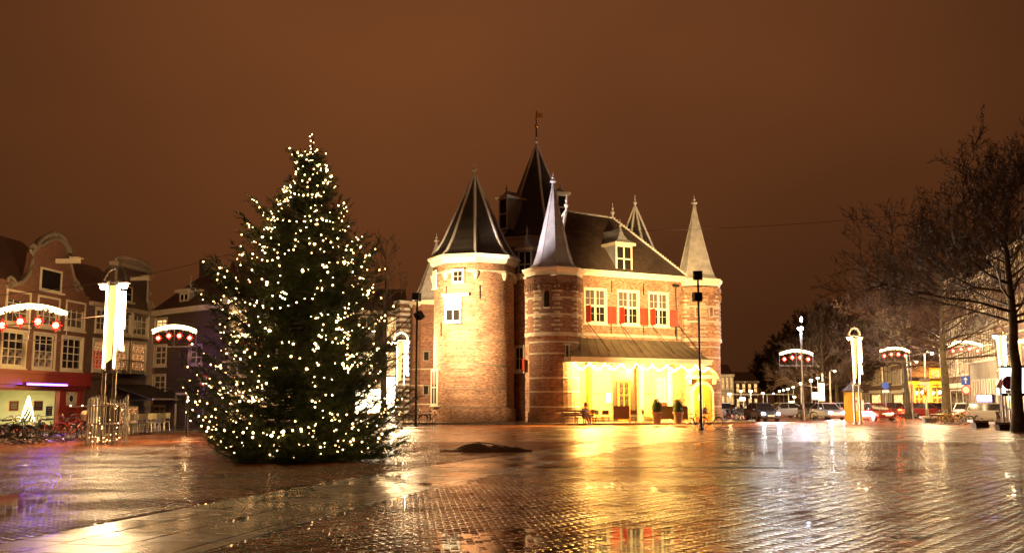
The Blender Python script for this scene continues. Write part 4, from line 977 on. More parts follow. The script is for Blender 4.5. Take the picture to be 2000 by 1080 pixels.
def spray(p, d, ln, out, width=.022, nl=.085, n=11):
    """a twig with needles either side"""
    d = d.normalized(); s_ = d.cross(Vector((0, 0, 1)));
    if s_.length < .1: s_ = d.cross(Vector((1, 0, 0)))
    s_.normalize(); u_ = s_.cross(d)
    for i in range(n):
        q = p + d * (ln * i / n)
        for sg in (-1, 1):
            th = random.uniform(-1.2, 1.2); w = (s_ * math.cos(th) * sg + u_ * math.sin(th)); tip = q + (d * random.uniform(.6, 1.0) + w * random.uniform(.6, 1.)) * nl * (1.1 - .5 * i / n)
            e = (d * .5 - w * .5).cross(d).normalized() * width if random.random() < .5 else d * width
            out.extend((q - e * .5, tip, q + e * .5))
    out.extend((p - s_ * .012, p + d * (ln + nl), p + s_ * .012))
strays = []
for py_, px_ in ((440, 472), (408, 500), (372, 560), (300, 574), (600, 398), (740, 364), (500, 737), (690, 771), (800, 792), (850, 388), (560, 418)):
    for q in range(4): strays.append((zp(py_) - .13 * q, (math.pi if px_ < 597 else 0) + random.uniform(-.28, .28), abs(P(px_, py_, TY)[0] - TX) * (1.04 - .09 * q)))
random.seed(21); ga = 2.39996; NBR = 540
for k in range(NBR + len(strays)):
    f = (k - 109.5) / 430; z = .35 + (ztop - .95) * max(0, f) ** 1.22
    if k < 110: z = random.uniform(.12, 1.0)
    az = k * ga + random.uniform(-.3, .3)
    inner = random.random() < .22 and k < NBR
    if k >= NBR: z, az, _ = strays[k - NBR]; z = max(z, .3)
    rr = reach(z, az) * (random.uniform(.5, .75) if inner else random.uniform(.82, 1.06))
    # long stray limbs make the ragged edge of the photograph's tree
    if not inner and random.random() < .10 and z < 6.8: rr *= 1.1
    rr = max(rr, .12)
    if k >= NBR: rr = strays[k - NBR][2]
    zb = z - rr * .22 + .05; dirv = Vector((math.cos(az), math.sin(az), 0))
    pts = []
    low = z < 1.1
    for i in range(7):
        t = i / 6; h = zb + (z - zb) * t - .42 * rr * .28 * math.sin(math.pi * t) + (0 if k < 110 else .34 * rr * .5 * t ** 3)
        h = max(h, .06); w = dirv * (rr * t); pts.append(Vector((w.x + .02 * random.gauss(0, 1), w.y + .02 * random.gauss(0, 1), h)))
    wood.tube(pts, [.028 * (1 - .85 * i / 6) + .004 for i in range(7)], 4, cap=False)
    nt_ = int(6 + rr * 10)
    for j in range(nt_):
        t = .22 + .78 * (j + random.random() * .6) / nt_; i = min(5, int(t * 6)); q = pts[i].lerp(pts[i + 1], t * 6 - i); ax = (pts[i + 1] - pts[i]).normalized()
        sd = ax.cross(Vector((0, 0, 1))).normalized(); sg = 1 if j % 2 else -1
        ln = (.16 + .42 * min(1, rr) * math.sin(math.pi * min(1, .25 + .62 * (1 - t)))) * random.uniform(.7, 1.15)
        dd = ax * random.uniform(.55, .9) + sd * sg * random.uniform(.5, 1) + Vector((0, 0, random.uniform(-.55, .18)))
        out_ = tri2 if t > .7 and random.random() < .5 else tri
        spray(q, dd, ln, out_, n=8)
        if ln > .3 and q.z > .3:
            q2 = q + dd.normalized() * ln * .45; spray(q2, dd + sd * sg * .6 + Vector((0, 0, -.3)), ln * .5, out_, n=5)
    spray(pts[-1], pts[-1] - pts[-2], .16, tri2, n=6)
    if not inner and z > .5:
        clump = math.sin(az * 2.3 + z * 1.9) + math.sin(z * 3.1 - az * 1.7 + 2); nb = 4 if clump > .8 else 3 if clump > -.1 else 2 if clump > -.9 else 1
        for q in range(nb):
            t = random.uniform(.72, 1.0); i = min(5, int(t * 6)); pp = pts[i].lerp(pts[i + 1], t * 6 - i); sdv = Vector((-math.sin(az), math.cos(az), 0))
            if math.sin(az) < .55: bulbs.append(pp + dirv * random.uniform(.03, .16) + sdv * random.gauss(0, .09) + Vector((0, 0, random.uniform(-.04, .10))))
for k in range(13): bulbs.append(Vector((.05 + random.gauss(0, .05), random.gauss(0, .05), ztop - .02 - k * .085)))
for k in range(16):
    a = random.uniform(-2.9, -.3); z = random.uniform(.8, 6.5); r_ = reach(z, a) * random.uniform(.8, .95)
    for q in range(random.randint(4, 9)): bulbs.append(Vector((r_ * math.cos(a) + random.gauss(0, .09), r_ * math.sin(a) + random.gauss(0, .09), z + random.gauss(0, .06))))
# rows of the light string that hang in loops across the front of the crown
for (z0, a0, a1, sag, n_) in ((4.3, -2.2, -1.35, .32, 9), (3.35, -1.25, -.7, .25, 7), (5.6, -2.4, -1.5, .3, 8), (2.1, -2.5, -1.7, .3, 9), (1.0, -2.3, -1.2, .18, 14), (6.6, -2.2, -1.0, .2, 9), (1.5, -1.3, -.6, .25, 8), (7.4, -2.3, -.8, .12, 8)):
    for i in range(n_):
        f = (i + .5) / n_; a = a0 + (a1 - a0) * f; z = z0 - sag * math.sin(math.pi * f); r_ = reach(z, a) * .93 + .05; bulbs.append(Vector((r_ * math.cos(a), r_ * math.sin(a), z)))
wood.build('branches', 'bark', xt, kind='stuff')
def tris(name, pts, mat, parent):
    V = np.array([tuple(p) for p in pts], dtype=np.float32); V[:, 2] = np.maximum(V[:, 2], .03); F = np.arange(len(V)).reshape(-1, 3)
    return link(name, np_mesh(name, V, F, mat), parent, kind='stuff')
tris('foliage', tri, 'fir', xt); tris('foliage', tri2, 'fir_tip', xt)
bm_ = []
for r in (.015, .020, .027, .038):
    b = MB(); b.ball((0, 0, 0), r, 7, 5); me = bpy.data.meshes.new('bulb'); me.from_pydata(b.v, [], b.f); me.materials.append(M['bulb']); bm_.append(me)
random.shuffle(bulbs); bulbs_front = sorted(bulbs, key=lambda v: v.y)
for i, p in enumerate(bulbs_front[:299]): link('bulb', bm_[random.choices((0, 1, 2, 3), (5, 5, 2.0, .35))[0]], xt, p)
b = MB()
for p in bulbs_front[299:]: b.ball(tuple(p), random.choice((.013, .018, .025)), 5, 4)
b.build('bulbs', 'bulb', xt, kind='stuff')
print('bulbs', len(bulbs), 'needles', (len(tri) + len(tri2)) // 3)

# ================================================================ BARE TREES
def bare_tree(label, x, y, h, spread, seed, base_h=4.0, trunk_r=.3, levels=3, nprim=26, lean=0, mat_t='bark_moss', group='bare winter trees on the square', dens=1.0, tw=.012, low_droop=0., name='bare_tree'):
    rnd = random.Random(seed); t = thing(name, label, 'tree', (x, y, 0), 0, group)
    n = 12; tp = [Vector((lean * i / n + rnd.gauss(0, .05) * (i > 1), rnd.gauss(0, .05) * (i > 1), h * i / n)) for i in range(n + 1)]
    rs = [trunk_r * (1.35 if i == 0 else 1) * (1 - i / n) ** .75 + .015 for i in range(n + 1)]
    b = MB(); b.tube(tp, rs, 10); b.build('trunk', mat_t, t, smooth=True)
    c = MB()
    def br(p, d, ln, r, lev):
        seg = 4 if lev > 1 else 3; pts = [p]; dd = d.normalized()
        for i in range(seg):
            dd = (dd + Vector((rnd.gauss(0, .16), rnd.gauss(0, .16), rnd.gauss(.06, .12)))).normalized(); pts.append(pts[-1] + dd * (ln / seg))
        c.tube(pts, [max(tw * .7, r * (1 - .8 * i / seg)) for i in range(seg + 1)], 4 if lev > 1 else 3, cap=False)
        if lev <= 0: return
        m = max(2, int((4.2 + ln * .9) * dens)) if lev < 3 else max(4, int((5 + ln * 1.1) * dens))
        for k in range(m):
            f = .22 + .78 * (k + rnd.random()) / m; i = min(seg - 1, int(f * seg)); q = pts[i].lerp(pts[i + 1], f * seg - i); ax = (pts[i + 1] - pts[i]).normalized()
            s_ = ax.cross(Vector((rnd.gauss(0, 1), rnd.gauss(0, 1), rnd.gauss(0, 1)))).normalized()
            nd = ax * .75 + s_ * rnd.uniform(.5, .95) + Vector((0, 0, .18)); br(q, nd, ln * rnd.uniform(.34, .58) * (1.1 - .4 * f), max(tw, r * .42 * (1 - .5 * f)), lev - 1)
    for k in range(nprim):
        f = (k + rnd.random()) / nprim; z = base_h + (h - base_h) * f ** 1.1 * .97; az = k * 2.4 + rnd.uniform(-.4, .4)
        i = min(n - 1, int(z / h * n)); q = tp[i].lerp(tp[i + 1], z / h * n - i); ln = spread * (1 - .72 * f) * rnd.uniform(.75, 1.1)
        el = .12 + .95 * f; d = Vector((math.cos(az) * math.cos(el), math.sin(az) * math.cos(el), math.sin(el) - low_droop * (1 - f)))
        br(q, d, ln, max(.03, rs[i] * .36), levels)
    c.build('crown', 'twig', t, kind='stuff'); return t
x, y = G(1990, 843)
bare_tree('largest bare tree, its thick mossy trunk at the right edge of the square', x, y, 13.2, 9.4, 3, base_h=5.6, trunk_r=.31, levels=4, nprim=36, dens=.84, tw=.013)
bare_tree('bare tree with a mossy trunk standing behind the heap of bicycles', P(1848, 800, 78)[0], 78, 13.6, 8.6, 8, base_h=4.8, trunk_r=.33, levels=4, nprim=30, dens=.76, tw=.016)
bare_tree('slender bare tree with one bicycle at its foot, further along the square', P(1773, 800, 92)[0], 92, 12.2, 8.8, 12, base_h=4.6, trunk_r=.26, levels=4, nprim=28, dens=.72, tw=.018)
bare_tree('floodlit bare tree rising behind the Christmas tree and the castle turret', P(752, 600, 92)[0], 92, 16.0, 6.5, 17, base_h=5.0, trunk_r=.3, levels=4, nprim=24, dens=.62, tw=.016, mat_t='bark')
bare_tree('small bare tree between the dark houses and the far lamp column', P(1610, 800, 112)[0], 112, 11.5, 5.6, 23, base_h=2.6, trunk_r=.2, levels=3, nprim=26, dens=.9, tw=.02)
lbls = ['dark bare street tree just right of the tall white lamp', 'dark bare tree nearest the yellow kiosk, its top above the arch of lights', 'mid-distance bare tree over the headlights of the cars', 'bare street tree left of the light arch with four stars, far down the street', 'far bare tree at the narrow end of the street', 'farthest low bare tree beside the small lit houses', 'wide bare tree behind the tall white lamp, filling the street end']
for i, (px, Y, h) in enumerate(((1600, 150, 14), (1636, 132, 13.5), (1572, 175, 16), (1545, 205, 16), (1515, 240, 15.5), (1492, 265, 12), (1588, 215, 17))):
    bare_tree(lbls[i], P(px, 780, Y)[0], Y, h, 7.5, 40 + i, base_h=3, trunk_r=.25, levels=3, nprim=34, dens=1.15, tw=.035, group='bare trees lining the far street')
# ================================================================ HOUSES ON THE LEFT
def scroll(b, cx, z, r, y0, y1, sgn=1, mi=None):
    pts = []
    for k in range(15):
        a = k / 14 * math.pi * 2.4; rr = r * (1 - .62 * k / 14); pts.append((cx + sgn * rr * math.cos(a), (y0 + y1) / 2, z + rr * math.sin(a)))
    b.tube(pts, [.11 - .004 * k for k in range(15)], 6, mi)
F1 = Frame((-24.75, 44.0), (-23.77, 56)); D_ = F1.ang
u_r = F1.hit(168)[0]; u_l = -6.0
h1 = thing('gabled_house', 'brick house with an ornate bell gable and white framed windows above a red shopfront', 'house', F1.loc(), F1.ang)
wr = [F1.rect(78, 526, 120, 570), F1.rect(14, 572, 58, 632), F1.rect(75, 583, 115, 637), F1.rect(130, 592, 168 - 3, 642), F1.rect(5, 647, 50, 715), F1.rect(67, 653, 107, 719), F1.rect(122, 660, 161, 722)]
ze = F1.hit(60, 556)[1]; zs = F1.hit(60, 730)[1]
Dp = 9
b = MB(); b.wall(u_l, u_r, zs, ze, [w for w in wr[1:]], deep=.2)
b.add([(u_r, 0, 0), (u_r, Dp, 0), (u_r, Dp, ze), (u_r, 0, ze)], [(0, 1, 2, 3)]); b.build('wall', 'house_red', h1)
for i, w in enumerate(wr[1:]):
    gm = 'glass_cool' if i < 3 else 'glass'
    window(h1, w[0], w[1], w[2] - w[0], w[3] - w[1], y=.07, cols=3, rows=3 if i < 3 else 4, gm=gm, gm2=('glass_dim' if i in (1, 3, 4) else None), fw=.09, surround=.1)
# bell gable
pl_ = [(0, 572), (20, 560), (44, 552), (58, 535), (63, 512), (66, 492), (74, 482), (80, 470), (92, 462), (104, 457), (116, 459), (126, 468), (132, 482), (138, 496), (139, 520), (143, 540), (150, 556), (160, 566), (166, 572)]
pz = [F1.hit(a, c) for a, c in pl_]; zb_ = F1.hit(0, 572)[1]; zb_ = min(p[1] for p in pz) - .02
pz = [(u, max(z, zb_)) for u, z in pz]
b = MB(); b.plate([(pz[-1][0], ze - .9), *[p for p in pz[::-1]], (pz[0][0], ze - .9)], -.02, .35); b.build('gable', 'house_red', h1)
b = MB(); b.tube([(u, .0, z + .03) for u, z in pz[1:-1]], .11, 6); b.tube([(u, -.08, z - .25) for u, z in pz[7:13]], .09, 6)
scroll(b, *F1.hit(20, 556), .42, -.2, .2, 1); scroll(b, *F1.hit(64, 488), .3, -.2, .2, 1); scroll(b, *F1.hit(134, 492), .3, -.2, .2, -1); scroll(b, *F1.hit(104, 462), .24, -.2, .2, 1); scroll(b, *F1.hit(150, 560), .34, -.2, .2, -1)
b.build('gable_ornament', 'stone_grey', h1)
w = wr[0]; window(h1, w[0], w[1], w[2] - w[0], w[3] - w[1], y=-.06, cols=1, rows=1, gm='glass', fw=.1)
b = MB(); u, z = F1.hit(110, 511); b.box(u - .12, u + .12, -1.3, .0, z - .1, z + .14); b.box(u - .35, u + .35, -1.35, -.9, z + .145, z + .2); b.build('hoist_beam', 'cream', h1)
b = MB(); face(b, [(u_l, 0, ze), (u_r, 0, ze), (u_r, 4.2, ze + 3.2), (u_l, 4.2, ze + 3.2)]); face(b, [(u_l, Dp, ze), (u_r, Dp, ze), (u_r, 4.2, ze + 3.2), (u_l, 4.2, ze + 3.2)]); face(b, [(u_r, 0, ze), (u_r, Dp, ze), (u_r, 4.2, ze + 3.2)]); b.build('roof', 'tile_red', h1)
# shopfront
sw = F1.rect(-40, 762, 114, 838); dtr = F1.rect(128, 765, 152, 791); ddr = F1.rect(129, 797, 149, 838); us = F1.hit(165)[0]
b = MB(); b.wall(u_l, us, 0, zs, [(u_l + .3, sw[1], sw[2], sw[3]), (dtr[0], dtr[1], dtr[2], dtr[3]), (ddr[0], .12, ddr[2], ddr[3])], y=-.05, deep=.18)
b.box(u_l, us + .05, -.45, -.055, zs - .55, zs + .12); b.box(u_l, us + .1, -.55, -.46, zs + .0, zs + .16); b.box(u_l, us + .02, -.25, -.056, sw[3] + .1, zs - .552)
for uu in (F1.hit(119)[0], F1.hit(157)[0]): b.box(uu - .16, uu + .16, -.14, -.052, .1, sw[3] + .09)
b.box(u_l, sw[2] + .1, -.12, -.052, .15, sw[1] - .1)
b.build('shopfront', 'shop_red', h1)
b = MB(); face(b, [(u_l + .3, .0, sw[1]), (sw[2], .0, sw[1]), (sw[2], .0, sw[3]), (u_l + .3, .0, sw[3])]); b.build('shop_window', 'clear', h1)
for uu in (-3.2, -.3, 2.6): b = MB(); b.box(uu - .03, uu + .03, -.06, .05, sw[1], sw[3]); b.build('glazing_bar', 'shop_red', h1)
b = MB(); b.box(dtr[0], dtr[2], .02, .04, dtr[1], dtr[3], 0); cx, cz = (dtr[0] + dtr[2]) / 2, (dtr[1] + dtr[3]) / 2; b.lathe([(.18, -.01), (.18, .0)], 12); b.v[-24:] = [(cx + x_, .005 + z_ * .5, cz + y_) for x_, y_, z_ in b.v[-24:]]; b.m[-14:] = [1] * 14
for s1, s2 in ((-1, -1), (-1, 1), (1, -1), (1, 1)): b.tube([(cx + s1 * .2, .01, cz + s2 * .2), (cx + s1 * (dtr[2] - dtr[0]) / 2, .01, cz + s2 * (dtr[3] - dtr[1]) / 2)], .015, 4, 1)
b.build('transom', ['pale_wall', 'iron'], h1)
b = MB(); b.box(ddr[0], ddr[2], .05, .1, .12, ddr[3], 0); b.box(ddr[0] + .25, ddr[2] - .25, .03, .049, .9, ddr[3] - .2, 1); b.box((ddr[0] + ddr[2]) / 2 - .2, (ddr[0] + ddr[2]) / 2 + .15, .015, .029, 1.5, 1.95, 2); b.build('door', ['shop_red', 'glass_cool', 'white'], h1)
# purple neon under the fascia
b = MB(); b.tube([(F1.hit(34)[0], -.62, zs - .53), (F1.hit(112)[0], -.62, zs - .53)], .022, 6); b.build('neon_tube', 'purple', h1)
b = MB(); ua_, ub_ = F1.hit(33)[0], F1.hit(113)[0]; b.box(ua_, ub_, -.585, -.57, zs - .6, zs - .44); b.box(ua_, ub_, -.70, -.586, zs - .6, zs - .585); b.box(ua_, ub_, -.70, -.586, zs - .455, zs - .44); b.build('neon_channel', 'iron', h1)  # added shield around the tube, blocks its purple light from fascia and shop
# the lit room behind the glass
b = MB(); a, c = u_l + .3, sw[2] + .05; z0, z1 = .35, sw[3] + .2
b.add([(a, 3.6, z0), (c, 3.6, z0), (c, 3.6, z1), (a, 3.6, z1), (a, .2, z0), (c, .2, z0), (c, .2, z1), (a, .2, z1)], [(0, 1, 2, 3), (1, 5, 6, 2), (3, 2, 6, 7), (0, 4, 5, 1), (0, 3, 7, 4)]); b.build('shop_interior', 'pale_wall', h1)
lamp('AREA', 'shop_ceiling_light', h1, ((a + c) / 2, 1.9, z1 - .08), 900, (1, .86, .52), target=((a + c) / 2, 1.9, 0), size=(9, 1.2))
b = MB(); b.box(1.0, 3.6, 2.2, 2.8, .36, 1.25, 0); b.box(-2, .4, 1.2, 1.9, .36, 1.55, 0); b.box(.5, 1.0, 1.3, 1.6, .36, 1.9, 1); b.build('counter', ['stone_grey', 'white'], h1)
def posterat(px0, py0, px1, py1, mat, y, edge=None):
    r_ = F1.rect(px0, py0, px1, py1); b = MB(); b.box(r_[0], r_[2], y, y + .02, r_[1], r_[3], 0)
    if edge: g = .06; b.box(r_[0] - g, r_[0], y - .01, y + .03, r_[1] - g, r_[3] + g, 1); b.box(r_[2], r_[2] + g, y - .01, y + .03, r_[1] - g, r_[3] + g, 1); b.box(r_[0], r_[2], y - .01, y + .03, r_[3], r_[3] + g, 1); b.box(r_[0], r_[2], y - .01, y + .03, r_[1] - g, r_[1], 1)
    for k in range(4): zz = r_[1] + (r_[3] - r_[1]) * (k + 1) / 5; b.box(r_[0] + .1, r_[2] - .1, y - .008, y - .002, zz - .02, zz + .02, 2)
    b.build('poster', [mat, edge or mat, 'white'], h1)
posterat(24, 785, 40, 800, 'poster_brown', .12, 'orange'); posterat(72, 785, 87, 799, 'poster_brown', .12, 'orange'); posterat(95, 793, 107, 812, 'poster_blue', .12); posterat(36, 781, 45, 789, 'poster_blue', 2.6)
st = thing('small_lit_tree', 'small conical tree of warm lights in the shop window of the red shopfront', 'light tree', F1.world(F1.hit(79)[0], .5) + (.36,), 0)
b = MB(); g2 = MB()
for k in range(150): f = k / 150; a_ = k * 1.9; r_ = .32 * (1 - f) + .02; b.bead((r_ * math.cos(a_), r_ * math.sin(a_), .25 + 1.25 * f), .02)
g2.lathe([(.28, .2), (.15, .9), (.02, 1.55)], 9); g2.lathe([(.03, 0), (.03, .2)], 6); g2.lathe([(.2, 0), (.2, .03)], 8)
b.build('bulbs', 'bulb_hot', st, kind='stuff'); g2.build('cone', 'fir', st)

# house 2, neck gable
F2 = Frame(F1.world(u_r + .02), (-22.85, 63.2)); h2 = thing('neck_gabled_house', 'narrow brick house with a tall neck gable and fairy lights behind its first floor windows', 'house', F2.loc(), F2.ang)
u_e = F2.hit(298)[0]; zs2 = F2.hit(240, 742)[1]; ze2 = F2.hit(240, 600)[1]
w2 = [F2.rect(188, 604, 212, 646), F2.rect(233, 609, 256, 652), F2.rect(261, 613, 289, 655), F2.rect(183, 664, 205, 722), F2.rect(222, 667, 250, 724), F2.rect(257, 670, 285, 725)]
b = MB(); sh2 = [F2.rect(180, 775, 198, 838), F2.rect(234, 792, 272, 828)]; b.wall(0, u_e, 0, ze2, w2 + sh2, deep=.2); b.add([(u_e, 0, 0), (u_e, Dp, 0), (u_e, Dp, ze2), (u_e, 0, ze2)], [(0, 1, 2, 3)]); b.build('wall', 'house_brown', h2)
for i, w in enumerate(w2): window(h2, w[0], w[1], w[2] - w[0], w[3] - w[1], y=.07, cols=2 if i == 0 else 3, rows=3, gm='glass_cool' if i < 3 else 'glass_fairy', gm2=None if i < 3 else ('glass_red' if i == 3 else 'glass_fairy'), fw=.08, surround=.1)
for i, w in enumerate(sh2): window(h2, w[0], w[1], w[2] - w[0], w[3] - w[1], y=.07, cols=3, rows=2, gm='glass_warm' if i == 0 else 'glass_fairy', fm='cream', fw=.07, sill=False)
u0, u1 = F2.hit(217)[0], F2.hit(281)[0]; zn = F2.hit(248, 524)[1]; zn2 = F2.hit(248, 503)[1]
b = MB(); b.plate([(u0 - 1.1, ze2 - .4), (u1 + .6, ze2 - .4), (u1 + .05, ze2 + .5), (u1, zn), (u0, zn), (u0, ze2 + .5)], -.02, .35); b.build('gable', 'house_brown', h2)
b = MB(); b.box(u0 - .2, u1 + .2, -.3, .3, zn, zn + .22); uc = (u0 + u1) / 2; hw_ = (u1 - u0) / 2
b.tube([(uc + hw_ * 1.1 * math.cos(a_), -.1, zn + .22 + (zn2 - zn - .2) * math.sin(a_)) for a_ in np.linspace(0, math.pi, 12)], .12, 6); b.plate([(uc + hw_ * math.cos(a_), zn + .2 + (zn2 - zn - .25) * math.sin(a_)) for a_ in np.linspace(0, math.pi, 12)], -.05, .25)
b.tube([(u0, -.06, zn), (u0, -.06, ze2 + .6)], .09, 6); b.tube([(u1, -.06, zn), (u1, -.06, ze2 + .6)], .09, 6); scroll(b, u1 + .45, ze2 + .35, .35, -.1, .1, 1); scroll(b, u0 - .45, ze2 + .35, .35, -.1, .1, -1); scroll(b, u1 + .15, ze2 + 1.1, .22, -.1, .1, 1)
b.box(-.02, u_e + .1, -.25, -.002, ze2 - .22, ze2); b.build('gable_ornament', 'stone', h2)
w = F2.rect(238, 559, 257, 590); window(h2, w[0], w[1], w[2] - w[0], w[3] - w[1], y=-.08, cols=1, rows=2, gm='glass', fw=.08)
b = MB(); u, z = F2.hit(256, 545); b.box(u - .12, u + .12, -1.2, 0, z - .1, z + .12); b.box(u - .4, u + .4, -1.25, -.8, z + .125, z + .17); b.build('hoist_beam', 'cream', h2)
b = MB(); face(b, [(0, 0, ze2), (u_e, 0, ze2), (u_e, 4, ze2 + 3), (0, 4, ze2 + 3)]); face(b, [(0, Dp, ze2), (u_e, Dp, ze2), (u_e, 4, ze2 + 3), (0, 4, ze2 + 3)]); face(b, [(u_e, 0, ze2), (u_e, Dp, ze2), (u_e, 4, ze2 + 3)]); b.build('roof', 'tile_red', h2)
# oval hanging sign
b = MB(); u, z = F2.hit(179, 758); T = Matrix.Translation((u, -.75, z)) @ Matrix.Rotation(R(90), 4, 'X') @ Matrix.Rotation(R(60), 4, 'Y'); bb = MB(T); bb.lathe([(.5, -.03), (.5, .03)], 16, ex=.8, mi=0); bb.lathe([(.42, -.04), (.42, .04)], 16, ex=.8, mi=1); b.v, b.f, b.m = bb.v, bb.f, bb.m; b.tube([(u, 0, z + .5), (u, -.9, z + .5)], .02, 4, 0); b.build('oval_sign', ['iron', 'orange'], h2)
b = MB(); u, z = F2.hit(275, 731); b.box(u - .5, u + .5, -.04, -.005, z - .14, z + .1); b.build('street_sign', 'sign_blue', h2)
# balcony shelf with plants
b = MB(); ua, ub = F2.hit(215)[0], F2.hit(262)[0]; zb2 = F2.hit(240, 730)[1]; b.box(ua, ub, -.7, -.005, zb2 - .1, zb2); 
for k in range(14): uu = ua + (ub - ua) * k / 13; b.tube([(uu, -.66, zb2), (uu, -.66, zb2 + .75)], .015, 4)
b.box(ua, ub, -.69, -.63, zb2 + .75, zb2 + .79); b.build('balcony', 'iron', h2)
# café awning
ca_ = thing('cafe_awning', 'dark sloping cloth awning with a white front bar over the café terrace', 'awning', F2.loc(), F2.ang)
ua, ub = F2.hit(205)[0], u_e + 1.2; za, zf = F2.hit(240, 750)[1], F2.hit(240, 787)[1] + .25
b = MB(); b.add([(ua, -.05, za), (ub, -.05, za), (ub, -3.0, zf), (ua, -3.0, zf), (ua, -.05, za - .04), (ub, -.05, za - .04), (ub, -3, zf - .04), (ua, -3, zf - .04)], [(0, 1, 2, 3), (7, 6, 5, 4), (0, 4, 5, 1), (1, 5, 6, 2), (3, 7, 4, 0)]); b.build('cloth', 'awning_cloth', ca_)
b = MB(); b.tube([(ua, -3.03, zf - .02), (ub, -3.03, zf - .02)], .06, 6); b.build('front_bar', 'white', ca_)
for uu in (ua + .3, ub - .3): b = MB(); b.tube([(uu, -.05, zf - .3), (uu, -1.6, zf - .1), (uu, -2.9, zf - .05)], .025, 4); b.build('arm', 'steel', ca_)
cafe = chair_proto('darkpaint', 'iron'); cafe.name = 'cafe_chair'; cafe['group'] = 'chairs of the café under the dark awning'
for k in range(10):
    u = F2.hit(238 + 9.5 * k)[0] if k < 6 else None
    X_, Y_ = G(238 + 9 * k, 848 - .9 * k, .1)
    place(cafe, ['first café chair beside the lamp cage, in a row under the dark awning', 'second café chair from the lamp cage', 'third café chair from the lamp cage', 'fourth café chair from the lamp cage', 'fifth café chair from the lamp cage', 'sixth café chair from the lamp cage', 'seventh café chair in the row, clear of the lit window', 'eighth café chair in the row, past the lit café window', 'café chair last but one in the row, near the dark corner house', 'last café chair of the row, in front of the dark corner house'][k], (X_, Y_, .1), D_ + random.uniform(-.2, .2) + 2.9)

# house 3, dark corner house facing us
F3 = Frame((-22.5, 62.9), (-16.9, 57.9)); h3 = thing('corner_house', 'dark brick corner house with a cream eave, one dormer and white casement windows', 'house', F3.loc(), F3.ang)
u_e = F3.hit(432)[0]; z3 = F3.hit(350, 612)[1]
w3 = [F3.rect(305, 622, 327, 645), F3.rect(303, 674, 326, 713), F3.rect(371, 673, 395, 711), F3.rect(300, 732, 324, 770), F3.rect(298, 792, 323, 821)]; d3 = F3.rect(346, 771, 365, 826)
b = MB(); b.wall(0, u_e, 0, z3, w3 + [(d3[0], .1, d3[2], d3[3])], deep=.2); b.add([(u_e, 0, 0), (u_e, 10, 0), (u_e, 10, z3), (u_e, 0, z3)], [(0, 1, 2, 3)]); b.build('wall', 'house_dark', h3)
for i, w in enumerate(w3): window(h3, w[0], w[1], w[2] - w[0], w[3] - w[1], y=.06, cols=2, rows=3, gm='glass_warm' if i == 0 else 'glass_cool', fm='cream', fw=.1, surround=.06, bar=.045)
b = MB(); b.box(d3[0] - .14, d3[0], -.05, .1, .1, d3[3] + .14, 0); b.box(d3[2], d3[2] + .14, -.05, .1, .1, d3[3] + .14, 0); b.box(d3[0], d3[2], -.05, .1, d3[3], d3[3] + .14, 0); b.box(d3[0], d3[2], .06, .1, .1, d3[3], 1); b.build('door', ['cream', 'darkpaint'], h3)
b = MB(); b.box(-.2, u_e + .2, -.35, .1, z3 - .02, z3 + .3); b.build('eave', 'cream', h3)
zr = F3.hit(350, 552)[1] + 1.3
b = MB(); face(b, [(-.2, -.3, z3 + .3), (u_e + .2, -.3, z3 + .3), (u_e + .2, 3.6, zr), (-.2, 3.6, zr)]); face(b, [(-.2, 9, z3 + .3), (u_e + .2, 9, z3 + .3), (u_e + .2, 3.6, zr), (-.2, 3.6, zr)]); face(b, [(-.2, -.3, z3 + .3), (-.2, 9, z3 + .3), (-.2, 3.6, zr)]); face(b, [(u_e + .2, -.3, z3 + .3), (u_e + .2, 9, z3 + .3), (u_e + .2, 3.6, zr)]); b.build('roof', 'tile_red', h3)
u, z = F3.hit(349, 602); dormer(h3, (u, .35, z), 0, 1.0, 1.0, 2.2, .15)
b = MB(); b.box(-.1, .5, 2.9, 3.6, z3 + 1.2, zr + .7); b.build('chimney', 'house_dark', h3)
